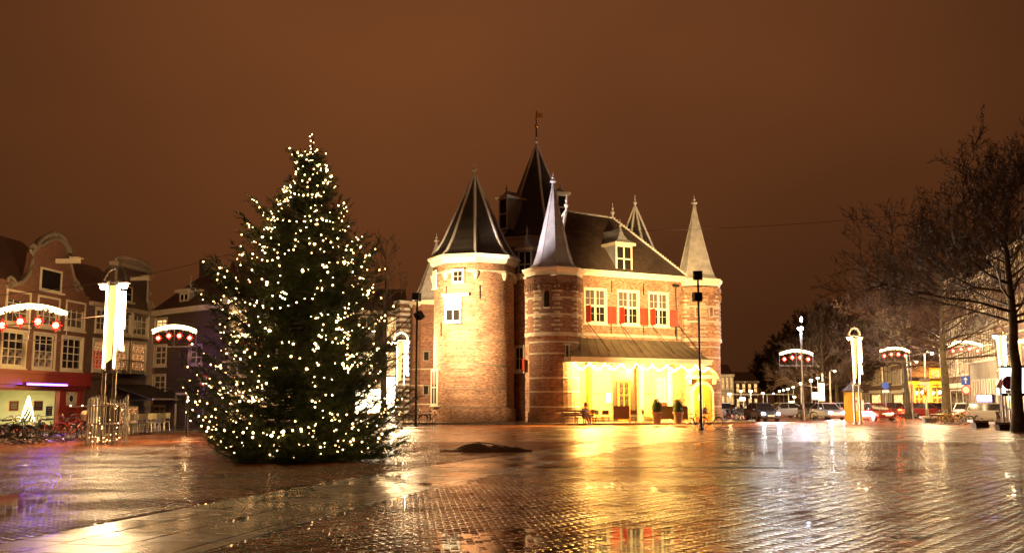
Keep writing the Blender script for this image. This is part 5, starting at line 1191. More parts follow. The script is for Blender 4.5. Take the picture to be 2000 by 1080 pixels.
# further houses behind the Christmas tree
def row_house(label, Fr, u0, u1, zt, floors, nw, wallm, gm='glass_cool', roofm='tile_red', shop=None, fm='cream', group='houses around the square', lit=(), rise=2.6, roofd=4, name='town_house', pane=False, ztall=.62):
    h = thing(name, label, 'house', (*Fr.world(u0), 0), Fr.ang, group); w = u1 - u0; b = MB(); holes = []
    fh = zt / floors; dw = w / nw
    for f in range(1 if shop else 0, floors):
        for k in range(nw): ww = dw * .55; holes.append((dw * (k + .5) - ww / 2, fh * f + fh * .22, dw * (k + .5) + ww / 2, fh * f + fh * (.22 + ztall)))
    sh = (w * .08, .4, w * .92, fh * .82) if shop else None
    b.wall(0, w, 0, zt, holes + ([sh] if sh else []), deep=.2); b.add([(0, 0, 0), (0, 9, 0), (0, 9, zt), (0, 0, zt), (w, 0, 0), (w, 9, 0), (w, 9, zt), (w, 0, zt)], [(3, 2, 1, 0), (4, 5, 6, 7)]); b.build('wall', wallm, h)
    for i, q in enumerate(holes):
        g = gm if i not in lit else 'glass_warm'; bb = MB(); simple_window(bb, 0, 0, q[2] - q[0], q[3] - q[1], .1, 2, 2, .09, 0, 1, .035); bb.box(-.08, q[2] - q[0] + .08, -.17, .0, -.12, -.003, 0); bb.box(-.07, -.002, -.06, .04, 0, q[3] - q[1], 0); bb.box(q[2] - q[0] + .002, q[2] - q[0] + .07, -.06, .04, 0, q[3] - q[1], 0); bb.build('window', [fm, g], h, (q[0], 0, q[1]))
    if sh: bb = MB(); simple_window(bb, 0, 0, sh[2] - sh[0], sh[3] - sh[1], .1, 3, 1, .1, 0, 1, .05); bb.build('shop_window', [fm, shop], h, (sh[0], 0, sh[1])); bb = MB(); bb.box(-.0, w, -.18, -.004, fh * .86, fh * .99); bb.build('shop_fascia', fm, h)
    b = MB(); b.box(-.05, w + .05, -.32, -.002, zt - .35, zt); b.build('cornice', fm, h); b = MB(); b.box(0.01, w - .01, -.06, -.002, fh * floors * .5, fh * floors * .5 + .1); b.build('string_course', fm, h)
    b = MB(); face(b, [(0, -.1, zt), (w, -.1, zt), (w, roofd, zt + rise), (0, roofd, zt + rise)]); face(b, [(0, 9, zt), (w, 9, zt), (w, roofd, zt + rise), (0, roofd, zt + rise)]); face(b, [(0, 0, zt), (0, 9, zt), (0, roofd, zt + rise)]); face(b, [(w, 0, zt), (w, 9, zt), (w, roofd, zt + rise)]); b.build('roof', roofm, h)
    return h
F4 = Frame((-17.6, 62), (-9.5, 66)); 
row_house('pale fronted house half hidden behind the Christmas tree, one upper window lit', Frame(F3.world(u_e + .1), (F3.world(u_e + .1)[0] + 6, F3.world(u_e + .1)[1] + 1.2)), 0, 5.2, 7.6, 3, 3, 'house_dark', lit=(3, 4), shop='glass_warm')
F5 = Frame((-21, 97), (-9.9, 99)); ls = row_house('brightly lit shop house seen in the gap between Christmas tree and castle', F5, 0, 10.8, 10.5, 3, 4, 'house_brown', shop='shop_glow', lit=(3, 7))
for px, py, s_ in ((786, 760, 1.6), (795, 800, 1.2)):
    pass
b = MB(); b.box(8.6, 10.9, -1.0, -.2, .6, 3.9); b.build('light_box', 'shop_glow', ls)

# ================================================================ LAMP COLUMNS
def column_lamp(label, x, y, rz, energy, prim=False, cage=False, sc=1.0, pale=1.0):
    t = thing('lamp_column', label, 'lamp column', (x, y, 0), rz, 'twin-pole lamp columns with banners')
    H = 6.15
    for sx in (-.26, .26):
        b = MB(); b.tube([(sx, 0, 0), (sx, 0, 2.7)], .075, 8); b.tube([(sx, 0, 2.7), (sx, 0, H)], .05, 8); b.lathe([(.14, 0), (.14, .1), (.08, .14)], 8, (sx, 0)); b.build('pole', 'steel', t)
        b = MB(); b.tube([(sx, -.08, 2.85), (sx, -.08, H - .1)], .028, 6); b.build('light_tube', 'banner_white', t)
    b = MB(); b.box(-.34, .34, -.06, .06, 2.68, 2.76); b.box(-.55, .55, -.05, .05, H, H + .08); b.build('crossbar', 'steel', t)
    b = MB(); b.add([(-.15, -.02, H - .1), (.14, -.02, H - .1), (.02, -.03, 3.2), (-.3, -.02, 3.0), (-.15, .02, H - .1), (.14, .02, H - .1), (.02, .03, 3.2), (-.3, .02, 3.0)], [(0, 3, 2, 1), (4, 5, 6, 7), (0, 1, 5, 4), (1, 2, 6, 5), (2, 3, 7, 6), (3, 0, 4, 7)]); b.build('banner', 'banner_yellow', t)
    b = MB(); b.box(.34, .56, -.08, .08, 4.35, 5.8); b.build('banner', 'banner_white', t)
    b = MB(); b.add([(.32, -.03, 4.3), (.52, -.03, 4.3), (.62, -.03, 3.5), (.45, -.03, 3.55), (.32, .03, 4.3), (.52, .03, 4.3), (.62, .03, 3.5), (.45, .03, 3.55)], [(0, 3, 2, 1), (4, 5, 6, 7), (0, 1, 5, 4), (1, 2, 6, 5), (2, 3, 7, 6), (3, 0, 4, 7)]); b.build('banner', 'banner_white', t)
    b = MB(); pts = [(.6 * math.cos(a_), 0, H + .08 + .6 * math.sin(a_)) for a_ in np.linspace(0, math.pi, 13)]
    for o_, i_ in zip(pts, pts[1:]):
        s0, s1 = .75, .75
        q = [o_, i_, (i_[0] * s0, 0, (i_[2] - H - .08) * s0 + H + .08), (o_[0] * s0, 0, (o_[2] - H - .08) * s0 + H + .08)]
        b.add([(a_, -.05, c_) for a_, _, c_ in q] + [(a_, .05, c_) for a_, _, c_ in q], [(0, 3, 2, 1), (4, 5, 6, 7), (0, 1, 5, 4), (2, 3, 7, 6)])
    b.build('ring_arch', 'steel', t)
    for sx in (-.52, .52):
        b = MB(); b.lathe([(.2, H - .06), (.22, H - .02), (.1, H + .06)], 10, (sx, 0)); hd = b.build('lamp_head', 'steel', t)
        b = MB(); b.ball((sx, 0, H - .13), .13, 10, 6); b.build('lens', 'lamp_hot', hd)
        lamp('POINT', 'lamp', t, (sx, 0, H - .42), energy, (1, .62, .29), .14)
    return t
cx1, cy1 = G(207, 866)
lc = column_lamp('twin-pole lamp column with lit banners inside a round cage of bars, left side of the square', cx1, cy1, -.38, 3900)
column_lamp('brilliant lamp column glimpsed between the Christmas tree and the banded corner of the castle', *P(782, 760, 76)[:2], .1, 4200)
column_lamp('twin-pole lamp column with glowing tubes standing over the yellow kiosk', *P(1673, 760, 71)[:2], .45, 2400)
column_lamp('lamp column with hanging yellow cloths near the large bare tree at the right edge', *P(1958, 760, 69)[:2], .5, 2600)
# cage round the first column
cg = thing('bar_cage', 'round cage of upright grey bars with small lights around the left lamp column', 'cage', (cx1, cy1, 0))
for k in range(34):
    a_ = 2 * math.pi * k / 34; r_ = .72; b = MB(); b.tube([(r_ * math.cos(a_), r_ * math.sin(a_), 0), (r_ * math.cos(a_), r_ * math.sin(a_), 1.72 + .12 * math.sin(3 * a_) + random.uniform(-.04, .05))], .019, 5); b.build('bar', 'steel', cg)
for z in (.75, 1.5): b = MB(); b.tube([(.72 * math.cos(a_), .72 * math.sin(a_), z) for a_ in np.linspace(0, 2 * math.pi, 33)], .02, 5, cap=False); b.build('hoop', 'steel', cg)
b = MB(); b.tube([(-1.25, -.5, 1.38), (.9, -.65, 1.46)], .03, 6); b.build('rail', 'steel', cg)
b = MB()
for k in range(60): a_ = random.random() * 6.283; r_ = random.uniform(.2, .66); z = random.random() ** 1.8 * 1.5 + .08; b.bead((r_ * math.cos(a_), r_ * math.sin(a_), z), random.uniform(.012, .022))
for k in range(5): b.ball((-1.2 + .45 * k, -.5 - .03 * k, 1.43), .028, 6, 4)
b.build('small_lights', 'bulb', cg, kind='stuff')

# ================================================================ LIGHT ARCHES
def light_arch(label, x, y, z, w, rz, nstar=4):
    t = thing('light_arch', label, 'light arch', (x, y, z), rz, 'Christmas light arches with red stars')
    h = w * .46; rise = w * .11; b = MB(); arc = lambda u: h - .25 * w * .2 + rise * (1 - (2 * u - 1) ** 2) - rise * .5
    top = [(w * (u - .5), 0, arc(u)) for u in np.linspace(0, 1, 17)]
    b.tube(top, .02, 5); b.tube([(-w / 2, 0, 0), (w / 2, 0, 0)], .018, 4); b.tube([(-w / 2, 0, 0), top[0]], .018, 4); b.tube([(w / 2, 0, 0), top[-1]], .018, 4); b.tube([(0, 0, 0), (0, 0, arc(.5))], .016, 4)
    b.tube([(-w / 4, 0, arc(.25)), (0, 0, 0), (w / 4, 0, arc(.75))], .012, 4); b.build('frame', 'steel', t)
    b = MB(); b.tube([(q[0], -.04, q[2] + .02) for q in top], .05, 6); rr_ = random.Random(int(x * 10))
    for k in range(330):
        u = rr_.random(); q = rr_.random() ** 1.6 * .1 * w * .55; b.bead((w * (u - .5), rr_.uniform(-.08, .05), arc(u) - q - .02), .022 + .007 * rr_.random())
    b.build('bulb_curtain', 'tube', t, kind='stuff')
    for k in range(nstar):
        u = (k + .6) / (nstar + .2); cx_, cz_ = w * (u - .5), arc(u) - .215 * w; s_ = .088 * w; pts = []
        for q in range(16): a_ = q * math.pi / 8; rr = s_ * (1 if q % 4 == 0 else .82 if q % 2 == 0 else .5); pts.append((cx_ + rr * math.sin(a_), cz_ + rr * math.cos(a_)))
        b = MB(); b.plate(pts, -.03, .03); st_ = b.build('star', 'red_glow', t)
        b = MB()
        for q in range(4): a_ = q * math.pi / 4; dx_, dz_ = math.sin(a_) * s_ * .48, math.cos(a_) * s_ * .48; b.tube([(cx_ - dx_, -.05, cz_ - dz_), (cx_ + dx_, -.05, cz_ + dz_)], s_ * .09, 4)
        b.build('star_core', 'star_core', st_)
    return t
def arch_px(label, px0, px1, pyb, Y, rz=0):
    a, c = P(px0, pyb, Y), P(px1, pyb, Y); return light_arch(label, (a[0] + c[0]) / 2, Y, a[2], (c[0] - a[0]) / max(.3, math.cos(rz)), rz)
ar1 = arch_px('largest light arch with red stars, in front of the gabled house', -18, 129, 664, 44, .0)
arch_px('light arch with four red stars between the lamp column and the Christmas tree', 296, 383, 677, 50, -.05)
arch_px('light arch half hidden by the left side of the Christmas tree', 446, 520, 688, 58)
arch_px('light arch with four red stars crossing the tall white street lamp', 1523, 1588, 714, 86)
arch_px('light arch with red stars behind the slender bare tree trunk', 1719, 1777, 706, 84)
arch_px('light arch with four red stars right of the thick bare trunk, before the pale houses', 1852, 1919, 698, 84)
arch_px('light arch cut off by the large bare trunk at the right edge', 1976, 2040, 694, 70)
def wire(label, a, c, sag=.3, r=.015):
    t = thing('overhead_wire', label, 'wire', a, 0, 'overhead wires'); A, C_ = Vector(a), Vector(c); b = MB()
    b.tube([A.lerp(C_, k / 20) - A - Vector((0, 0, sag * 4 * (k / 20) * (1 - k / 20))) for k in range(21)], r, 4); b.build('cable', 'twig', t)
wire('thin wire crossing the sky from the castle towards the large bare tree', P(1120, 452, 66), P(2010, 392, 60), .5)
wire('thin wire running from behind the gabled house to the Christmas tree', P(-20, 578, 46), P(480, 487, 60), .4)
wire('wire holding the light arches, strung from the left lamp column', P(-60, 640, 44), (cx1, cy1, 4.9), .05, .018)
wire('wire holding the light arch in front of the corner house', (cx1, cy1, 5.2), P(470, 640, 56), .2)
wire('wire strung across the kiosk from lamp column to lamp column', P(1600, 690, 78), P(1800, 682, 78), .1, .02)
wire('wire between the right lamp column and the light arch with pale houses behind', P(1780, 680, 82), P(2010, 655, 70), .1)
# ================================================================ RIGHT SIDE HOUSES
FR1 = Frame((43.4, 101.0), (37.5, 72.0))     # runs from far to near, faces the square
def upx(F, px): return F.hit(px)[0]
hs = [(1848, 1892, 13.2, 4, 5, 'house_far', 'pale narrow house with tall white windows just right of the thick bare trunk', 'glass_dim'),
      (1893, 1946, 12.4, 3, 5, 'stone_grey', 'grey stone house with tall gridded windows and a violet sign over the parked white cars', None),
      (1947, 2062, 13.5, 4, 6, 'house_far', 'tall brick house behind the lamp column at the right edge, green lit shop below', 'glass_warm')]
for a, c, zt, fl, nw, wm, lb, shp in hs:
    ua, ub = sorted((upx(FR1, a), upx(FR1, c)))
    hh = row_house(lb, FR1, ua, ub, zt, fl, nw, wm, shop=shp, roofm='tile', fm='cream', group='houses on the right side of the square', lit=(2,) if shp else ())
    hh['label'] = lb
# violet sign and green box sign
u, z = FR1.hit(1930, 778); X_, Y_ = FR1.world(u, -.3)
t = thing('neon_sign', 'long glowing violet sign over the parked white cars', 'sign', (X_, Y_, z), FR1.ang); b = MB(); b.box(-1.9, 1.9, -.12, .1, -.26, .26); b.build('light_panel', 'violet_sign', t); b = MB(); b.box(-2.0, 2.0, .101, .28, -.34, .34); b.build('backing', 'iron', t)
a = P(1979, 745, 66)
t = thing('light_box_sign', 'bright green-white light box sign behind the large bare trunk', 'sign', a, .0); b = MB(); b.box(-.75, .75, -.1, .1, -.75, .9); b.build('light_panel', 'green_sign', t); b = MB(); b.box(-.85, .85, -.12, .12, -.95, -.751); b.box(-.85, .85, -.12, .12, .901, 1.05); b.tube([(0, 0, -.9), (0, 0, -a[2])], .07, 8); b.build('frame', 'iron', t)
a = P(1957, 762, 70)
t = thing('small_light_sign', 'small turquoise light sign left of the bright green-white box', 'sign', a, 0); b = MB(); b.box(-.32, .32, -.08, .08, -.3, .3); b.build('light_panel', 'green_sign', t); b = MB(); b.tube([(0, .0, -.3), (0, 0, -a[2])], .05, 6); b.build('post', 'iron', t)
# brown house with lanterns facing us
FY1 = Frame(P(1780, 760, 112)[:2], P(1852, 760, 112)[:2]); u1 = FY1.w
hy = thing('lantern_house', 'brown house with yellow window frames and two glaring lanterns between the tree trunks', 'house', FY1.loc(), FY1.ang)
yw = [FY1.rect(1776, 754, 1785, 792), FY1.rect(1816, 720, 1836, 741), FY1.rect(1818, 754, 1842, 788)]; zt = FY1.hit(1800, 705)[1]
yw[0] = (.3, yw[0][1], 1.4, yw[0][3])
b = MB(); b.wall(-.4, u1, 0, zt, yw, deep=.2); b.build('wall', 'house_brown', hy)
for w in yw: window(hy, w[0], w[1], w[2] - w[0], w[3] - w[1], y=.06, cols=2, rows=3, gm='glass_warm' if w is yw[1] else 'glass_dim', fm='kiosk', fw=.14, surround=.1, bar=.05)
b = MB(); zz = FY1.hit(1800, 750)[1]; b.box(-.4, u1, -.3, -.003, zz, zz + .3); b.build('band', 'kiosk', hy)
b = MB(); face(b, [(-.4, -.1, zt), (u1, -.1, zt), (u1, 4, zt + 2.6), (-.4, 4, zt + 2.6)]); face(b, [(-.4, 0, zt), (-.4, 8, zt), (-.4, 4, zt + 2.6)]); b.build('roof', 'tile_red', hy)
for px, lb in ((1797, 'left'), (1830, 'right')):
    u, z = FY1.hit(px, 766); X_, Y_ = FY1.world(u, -.7)
    t = thing('wall_lantern', f'{lb} of the two glaring yellow lanterns on the brown house', 'lantern', (X_, Y_, z), 0, 'lanterns on the brown house')
    b = MB(); b.tube([(0, .7, .3), (0, 0, .35)], .03, 5); b.lathe([(.16, .2), (.03, .38)], 8); b.build('bracket', 'iron', t); b = MB(); b.ball((0, 0, 0), .17, 10, 6); b.build('globe', 'lamp_hot', t); lamp('POINT', 'lamp', t, (0, -.35, -.1), 2200, (1, .5, .12), .15)
# far row down the street
FR2 = Frame((50.8, 152), (45.4, 113)); labs = ['dark tall house nearest the brown lantern house, lit shop below', 'dark house second from the brown lantern house, many narrow white windows', 'dark house third from the brown lantern house, behind the lamp column', 'plain far house third from the end of the receding row', 'plain far house second from the end of the receding row', 'last house of the receding row down the street']
ucur = FR2.w; wd = [5, 5.5, 6, 6.5, 7.5, 8.5]
for i, w in enumerate(wd):
    row_house(labs[i], FR2, ucur - w, ucur - .05, [12.6, 11.8, 13.0, 12.2, 13.2, 12.4][i], 4, [3, 4, 3, 4, 4, 5][i], ['house_brown', 'house_far', 'house_dark', 'house_brown', 'house_far', 'house_dark'][i], shop='glass_warm' if i in (0, 1, 3) else None, roofm='tile', group='houses in the far row on the right', lit=(3,) if i < 3 else ()); ucur -= w
# low lit houses at the end of the street
for i, (px0, px1, Y, zt, lb) in enumerate(((1400, 1434, 150, 5.6, 'low pale house with small lit windows, just right of the castle'), (1436, 1482, 170, 5.0, 'low red house with four lit windows beside the far bare tree'))):
    Fq = Frame(P(px0, 780, Y)[:2], P(px1, 780, Y)[:2]); row_house(lb, Fq, 0, Fq.w, zt, 2, 4, ['stone', 'house_red'][i], gm='glass_warm', roofm='tile_red', rise=1.6, group='low houses at the street end', fm='cream')
# low tram-shelter like roof strip in front of them
a = P(1430, 786, 120); t = thing('shelter', 'long low open shelter with a pale flat roof behind the parked motorcycles', 'shelter', (a[0] + 1, 120, 0)); b = MB(); b.box(-2.5, 6, -1.2, 1.2, 2.35, 2.47); b.build('roof', 'stone_grey', t)
for x in (-2.3, .5, 3.2, 5.8): b = MB(); b.tube([(x, 0, 0), (x, 0, 2.3)], .06, 6); b.build('post', 'steel', t)

# yellow kiosk
kx, ky, _ = P(1666, 790, 82); t = thing('kiosk', 'yellow advertising kiosk with a grey peaked roof beneath the right lamp column', 'kiosk', (kx, ky, 0), .2)
b = MB(); b.lathe([(.7, 0), (.7, 2.35)], 8, a0=R(22.5)); b.build('body', 'kiosk', t); b = MB(); b.lathe([(.85, 2.35), (.86, 2.45), (.55, 2.7), (.2, 3.0), (.02, 3.25)], 8, a0=R(22.5)); b.build('roof', 'tile', t)
b = MB(); b.box(-.42, .0, -.7, -.66, .8, 1.9); b.build('poster', 'sign_white', t); b = MB(); b.box(-.36, -.06, -.71, -.701, 1.5, 1.7); b.build('poster_print', 'sign_red', t); b = MB(); b.box(.2, .55, -.7, -.62, .9, 1.7); b.build('poster', 'sign_white', t)

# ================================================================ STREET LAMPS
def street_lamp(name, label, px, py_top, Y, energy, col, kind='post', h=None, r=.12, group=None, lens='lamp_hot', arm=0.6):
    x, y, z = P(px, py_top, Y); t = thing(name, label, 'street lamp', (x - arm, y, 0), 0, group)
    b = MB(); b.tube([(0, 0, 0), (0, 0, z * .5), (0, 0, z - .1), (arm * .4, 0, z + .12), (arm, 0, z + .1)] if arm else [(0, 0, 0), (0, 0, z * .5), (0, 0, z)], [.09, .07, .055, .045, .04] if arm else [.09, .07, .055], 7); b.lathe([(.14, 0), (.13, .9), (.09, 1.0)], 8); b.build('pole', 'steel' if kind == 'post' else 'iron', t)
    b = MB(); b.lathe([(.05, z + .14), (.24, z + .08), (.26, z + .03), (.06, z + .01)], 10, (arm, 0)); hd = b.build('lamp_head', 'steel', t)
    b = MB(); b.ball((arm, 0, z - .05), r, 10, 6, sz=.7); b.build('lens', lens, hd)
    if energy: lamp('POINT', 'lamp', t, (arm, -.02, z - .05 - r * .7 - .16), energy, col, .13)
    return t
street_lamp('tall_street_lamp', 'tall lamp with a glaring white light above the arch of four red stars', 1563, 640, 84, 4500, (.9, .86, 1), h=None, r=.26, lens='lamp_cool', arm=0, group='street lamps around the square')
x, y, z = P(1563, 640, 84)
t = thing('traffic_camera_mast', 'thin mast with a small bright lamp head right above the glaring white lamp', 'mast', (x + .2, y + .3, 0)); b = MB(); b.tube([(0, 0, 0), (0, 0, z + .9)], .035, 6); b.build('mast', 'iron', t); b = MB(); b.lathe([(.05, z + .5), (.1, z + .6), (.1, z + .85), (.03, z + .95)], 8); b.build('lamp_head', 'lamp_cool', t)
street_lamp('street_lamp', 'white pole street lamp left of the thick bare trunk, its yellow head over the road', 1820, 689, 80, 3800, (1, .72, .38), arm=.62, group='street lamps around the square')
street_lamp('street_lamp', 'street lamp low behind the slender bare trunk', 1790, 706, 92, 1900, (1, .8, .5), arm=.6, r=.1, group='street lamps around the square')
street_lamp('street_lamp', 'street lamp left of the kiosk, on a tall pale pole', 1630, 724, 98, 3000, (1, .78, .45), arm=.5, group='street lamps around the square')
street_lamp('street_lamp', 'brightest lamp of the receding chain, over the crossing cars', 1597, 737, 112, 5000, (1, .74, .4), arm=0, r=.16, group='street lamps around the square')
street_lamp('street_lamp', 'yellow street lamp nearest the castle right wall', 1425, 768, 98, 5000, (1, .6, .16), arm=0, r=.19, group='street lamps around the square')
street_lamp('street_lamp', 'small yellow street lamp between the two bright ones right of the castle', 1447, 763, 130, 1500, (1, .62, .2), arm=0, r=.15, group='street lamps around the square')
street_lamp('street_lamp', 'white-yellow street lamp right of the small yellow one, over the parked motorcycles', 1466, 763, 112, 4000, (1, .82, .55), arm=0, r=.18, group='street lamps around the square')
street_lamp('street_lamp', 'street lamp beside the tall dark shape left of the car headlights', 1490, 767, 140, 2000, (1, .72, .4), arm=0, r=.16, group='street lamps around the square')
street_lamp('street_lamp', 'pair-bright yellow street lamp under the light arch, above the far traffic', 1551, 774, 128, 5500, (1, .62, .2), arm=0, r=.2, group='street lamps around the square')
fl_ = [(1584, 742, 150), (1564, 748, 172), (1549, 755, 195), (1539, 759, 215), (1530, 761, 240), (1522, 763, 262), (1511, 768, 290)]
nm = ['nearest', 'second', 'third', 'fourth', 'fifth', 'sixth', 'farthest']
for (px, py, Y), n_ in zip(fl_, nm): street_lamp('street_lamp', f'{n_} of the seven small lamps receding down the dark street', px, py, Y * .62, 0, WARM, arm=0, r=.15, group='small lamps receding down the street')
# glowing white panels at the crossing
for i, (px, py, Y, w, h, lb) in enumerate(((1605, 765, 100, .45, 1.7, 'tall narrow white light panel above the crossing cars'), (1594, 773, 104, .7, .7, 'round bright shop light left of the tall narrow light panel'), (1546, 788, 110, .5, .5, 'small white light over the far traffic'), (1450, 779, 118, .6, .35, 'small white light above the parked motorcycles'))):
    a = P(px, py, Y); t = thing('lit_display', lb, 'lit display', a, 0, 'glowing panels at the crossing'); b = MB(); b.box(-w / 2, w / 2, -.1, .1, -h / 2, h / 2); b.build('panel', 'shop_glow', t); b = MB(); b.tube([(0, .13, -h / 2), (0, .13, -a[2])], .06, 6); b.build('post', 'iron', t)

# ================================================================ TRAFFIC SIGNS
def sign_post(label, px, Y, parts_, h=3.0):
    x, y, _ = P(px, 780, Y); t = thing('traffic_sign', label, 'traffic sign', (x, y, 0), .05, 'traffic signs'); b = MB(); b.tube([(0, 0, 0), (0, 0, h)], .04, 6); b.build('post', 'steel', t)
    for kind, z, r, cols_ in parts_:
        b = MB(); T = Matrix.Translation((0, -.06, z)) @ Matrix.Rotation(R(90), 4, 'X'); bb = MB(T)
        if kind == 'round': bb.lathe([(r, -.01), (r, .01)], 20, mi=0); bb.lathe([(r * .76, .012), (r * .76, .016)], 20, mi=1)
        elif kind == 'tri': bb.lathe([(r * 1.1, -.01), (r * 1.1, .01)], 3, a0=R(90), mi=0); bb.lathe([(r * .72, .012), (r * .72, .016)], 3, a0=R(90), mi=1)
        else: bb.box(-r, r, -r * (1 if kind == 'square' else .35), r * (1 if kind == 'square' else .35), -.01, .01, 0)
        if kind == 'square': bb.box(-.04, .04, -r * .6, r * .3, .012, .018, 1); bb.add([(-r * .5, r * .2, .019), (r * .5, r * .2, .019), (0, r * .75, .019)], [(0, 1, 2)], 1)
        if kind == 'tri': bb.box(-.03, .03, -.08, .16, .017, .02, 2)
        if len(cols_) > 3: # crossed
            for s_ in (-1, 1): bb.add([(-r * .7, -s_ * r * .6, .018 + .001 * s_), (-r * .6, -s_ * r * .7, .018 + .001 * s_), (r * .7, s_ * r * .6, .018 + .001 * s_), (r * .6, s_ * r * .7, .018 + .001 * s_)], [(0, 1, 2, 3)], 2)
        bb.build('sign_plate', list(cols_[:3]), t)
sign_post('blue round bicycle sign with a white plate below, by the dark far houses', 1730, 88, [('round', 2.95, .32, ('sign_blue', 'sign_blue', 'sign_white')), ('plate', 2.45, .32, ('sign_white',) * 3)], 3.3)
sign_post('blue arrow sign over a round red-rimmed sign, in front of the pale narrow house', 1887, 76, [('square', 3.15, .34, ('sign_blue', 'sign_white', 'sign_white')), ('round', 2.45, .36, ('sign_red', 'sign_white', 'sign_white'))], 3.6)
sign_post('red-edged warning triangle sign beside the parked white cars', 1957, 66, [('tri', 2.7, .42, ('sign_red', 'sign_white', 'iron'))], 3.0)
sign_post('round blue no-stopping sign with a red cross, left of the large bare trunk', 1971, 63, [('round', 2.75, .42, ('sign_red', 'sign_blue', 'sign_red', 1)), ('plate', 2.2, .25, ('sign_white',) * 3)], 3.2)
sign_post('small round red-rimmed sign on the wall side, left of the Christmas tree', 397, 56, [('round', 2.75, .3, ('sign_red', 'sign_white', 'iron'))], 3.0)
sign_post('white road name plates on the white lamp pole between the trunks', 1807, 79.5, [('plate', 3.25, .42, ('stone_grey',) * 3), ('plate', 2.95, .36, ('sign_white',) * 3), ('square', 2.2, .2, ('kiosk', 'iron', 'iron'))], 3.4)

# ================================================================ CARS
def car(label, x, y, rz, paint, head=False, tail=False, L_=4.3, Wd=1.72, H=1.46, est=False):
    t = thing('car', label, 'car', (x, y, 0), rz, 'cars around the square'); hl_, hw_ = L_ / 2, Wd / 2     # nose towards -y
    st_ = [(-hl_, .38, .52, .66), (-hl_ + .12, .25, .68, .8), (-hl_ + .6, .22, .80, .86), (-hl_ + 1.15, .22, .90, .86), (0, .2, .92, .87), (hl_ - .9, .22, .94, .86), (hl_ - .25, .24, .93, .82), (hl_, .4, .82, .72)]
    vs = []; fs = []
    for yy, zb, zt_, w in st_:
        ww = w * hw_ / .86
        vs += [(-ww * .92, yy, zb), (-ww, yy, zb + .16), (-ww, yy, zt_ - .12), (-ww * .9, yy, zt_), (ww * .9, yy, zt_), (ww, yy, zt_ - .12), (ww, yy, zb + .16), (ww * .92, yy, zb)]
    for j in range(len(st_) - 1):
        for k in range(8): a, c = j * 8 + k, j * 8 + (k + 1) % 8; fs.append((a, c, c + 8, a + 8))
    fs += [tuple(range(8))[::-1], tuple(range(len(vs) - 8, len(vs)))]
    b = MB(); b.add(vs, fs); b.build('body', paint, t)
    y0, y1, y2, y3 = -hl_ + 1.05, -hl_ + 1.75, (hl_ - .35 if est else hl_ - 1.15), hl_ - .12
    def q(yy, w, z): return [(-w, yy, z), (w, yy, z)]
    a = q(y0, hw_ * .84, .9) + q(y1, hw_ * .66, H - .04) + q(y2, hw_ * .66, H - .05) + q(y3, hw_ * .84, .92)
    b = MB(); b.add(a, [(0, 1, 3, 2), (4, 5, 7, 6), (0, 2, 4, 6), (1, 7, 5, 3)]); b.build('windows', 'glass', t)
    b = MB(); b.box(-hw_ * .68, hw_ * .68, y1 - .06, y2 + .06, H - .06, H)
    for s_ in (-1, 1):
        for ya, yb, za, zb in ((y0, y1, .9, H - .04), (y3, y2, .92, H - .05), ((y1 + y2) / 2, (y1 + y2) / 2, .9, H - .05)): wa = hw_ * .85; wb = hw_ * .67; b.tube([(s_ * wa, ya, za), (s_ * wb, yb, zb)], .035, 4)
    b.build('roof', paint, t)
    for sx in (-1, 1):
        for yy in (-hl_ + .85, hl_ - .85):
            T = Matrix.Translation((sx * (hw_ - .1), yy, .31)) @ Matrix.Rotation(R(90), 4, 'Y'); b = MB(T); b.lathe([(.2, -.1), (.31, -.09), (.31, .09), (.2, .1)], 14); w_ = b.build('wheel', 'tyre', t); b = MB(T); b.lathe([(.19, .085 * sx), (.19, .105 * sx), (.05, .11 * sx)], 8); b.build('rim', 'steel', w_)
        b = MB(); b.ball((sx * hw_ * .7, -hl_ + .02, .64), .14 if head else .1, 8, 5, sz=.8); b.build('headlight', 'headlight' if head else 'chrome', t)
        b = MB(); b.box(sx * hw_ * .7 - .12, sx * hw_ * .7 + .12, hl_ - .05, hl_ + .02, .66, .82); b.build('tail_light', 'tail' if tail else 'sign_red', t)
        b = MB(); b.box(sx * (hw_ + .08) - .08, sx * (hw_ + .08) + .08, y0 + .15, y0 + .3, .92, 1.05); b.build('mirror', paint, t)
    for yy, s_ in ((-hl_, -1), (hl_, 1)): b = MB(); b.box(-.26, .26, yy + s_ * .02 - .01, yy + s_ * .02 + .01, .42, .53); b.build('number_plate', 'sign_white', t)
    if head:
        for sx in (-1, 1): lamp('SPOT', 'beam', t, (sx * hw_ * .7, -hl_ - .14, .64), 9000, (1, .93, .84), .11, target=(sx * hw_ * .7, -hl_ - 20, .0), spot=95, blend=.9)
    if tail:
        for sx in (-1, 1): lamp('POINT', 'glow', t, (sx * hw_ * .7, hl_ + .14, .74), 160, (1, .1, .02), .09)
    return t
def cpos(px, Y): return P(px, 800, Y)[:2]
car('car with glaring headlights driving towards the square, right of the castle', *cpos(1487, 80), .1, 'car_dark', head=True)
car('car with bright headlights at the crossing under the tall white lamp', *cpos(1588, 92), .05, 'car_dark', head=True)
car('car with headlights beside the yellow kiosk, right of the crossing pair', *cpos(1615, 88), .1, 'car_silver', head=True)
car('silver car seen side-on left of the yellow kiosk', *cpos(1640, 96), 1.75, 'car_silver')
car('red car with two glowing tail lights right of the right lamp column', *cpos(1708, 83), 3.3 - math.pi, 'car_red', tail=True)
car('white car parked under the violet sign', *cpos(1916, 81), 1.15, 'car_white', est=True)
car('pale silver car parked to the right of the white one under the violet sign', *cpos(1944, 75), 1.25, 'car_silver', est=True)
car('white car parked just past the right wall of the castle', *cpos(1411, 96), .25, 'car_white')
car('dark car moving off on the road behind the motorcycles, pale tail', *cpos(1528, 98), -1.3, 'car_silver', tail=False)
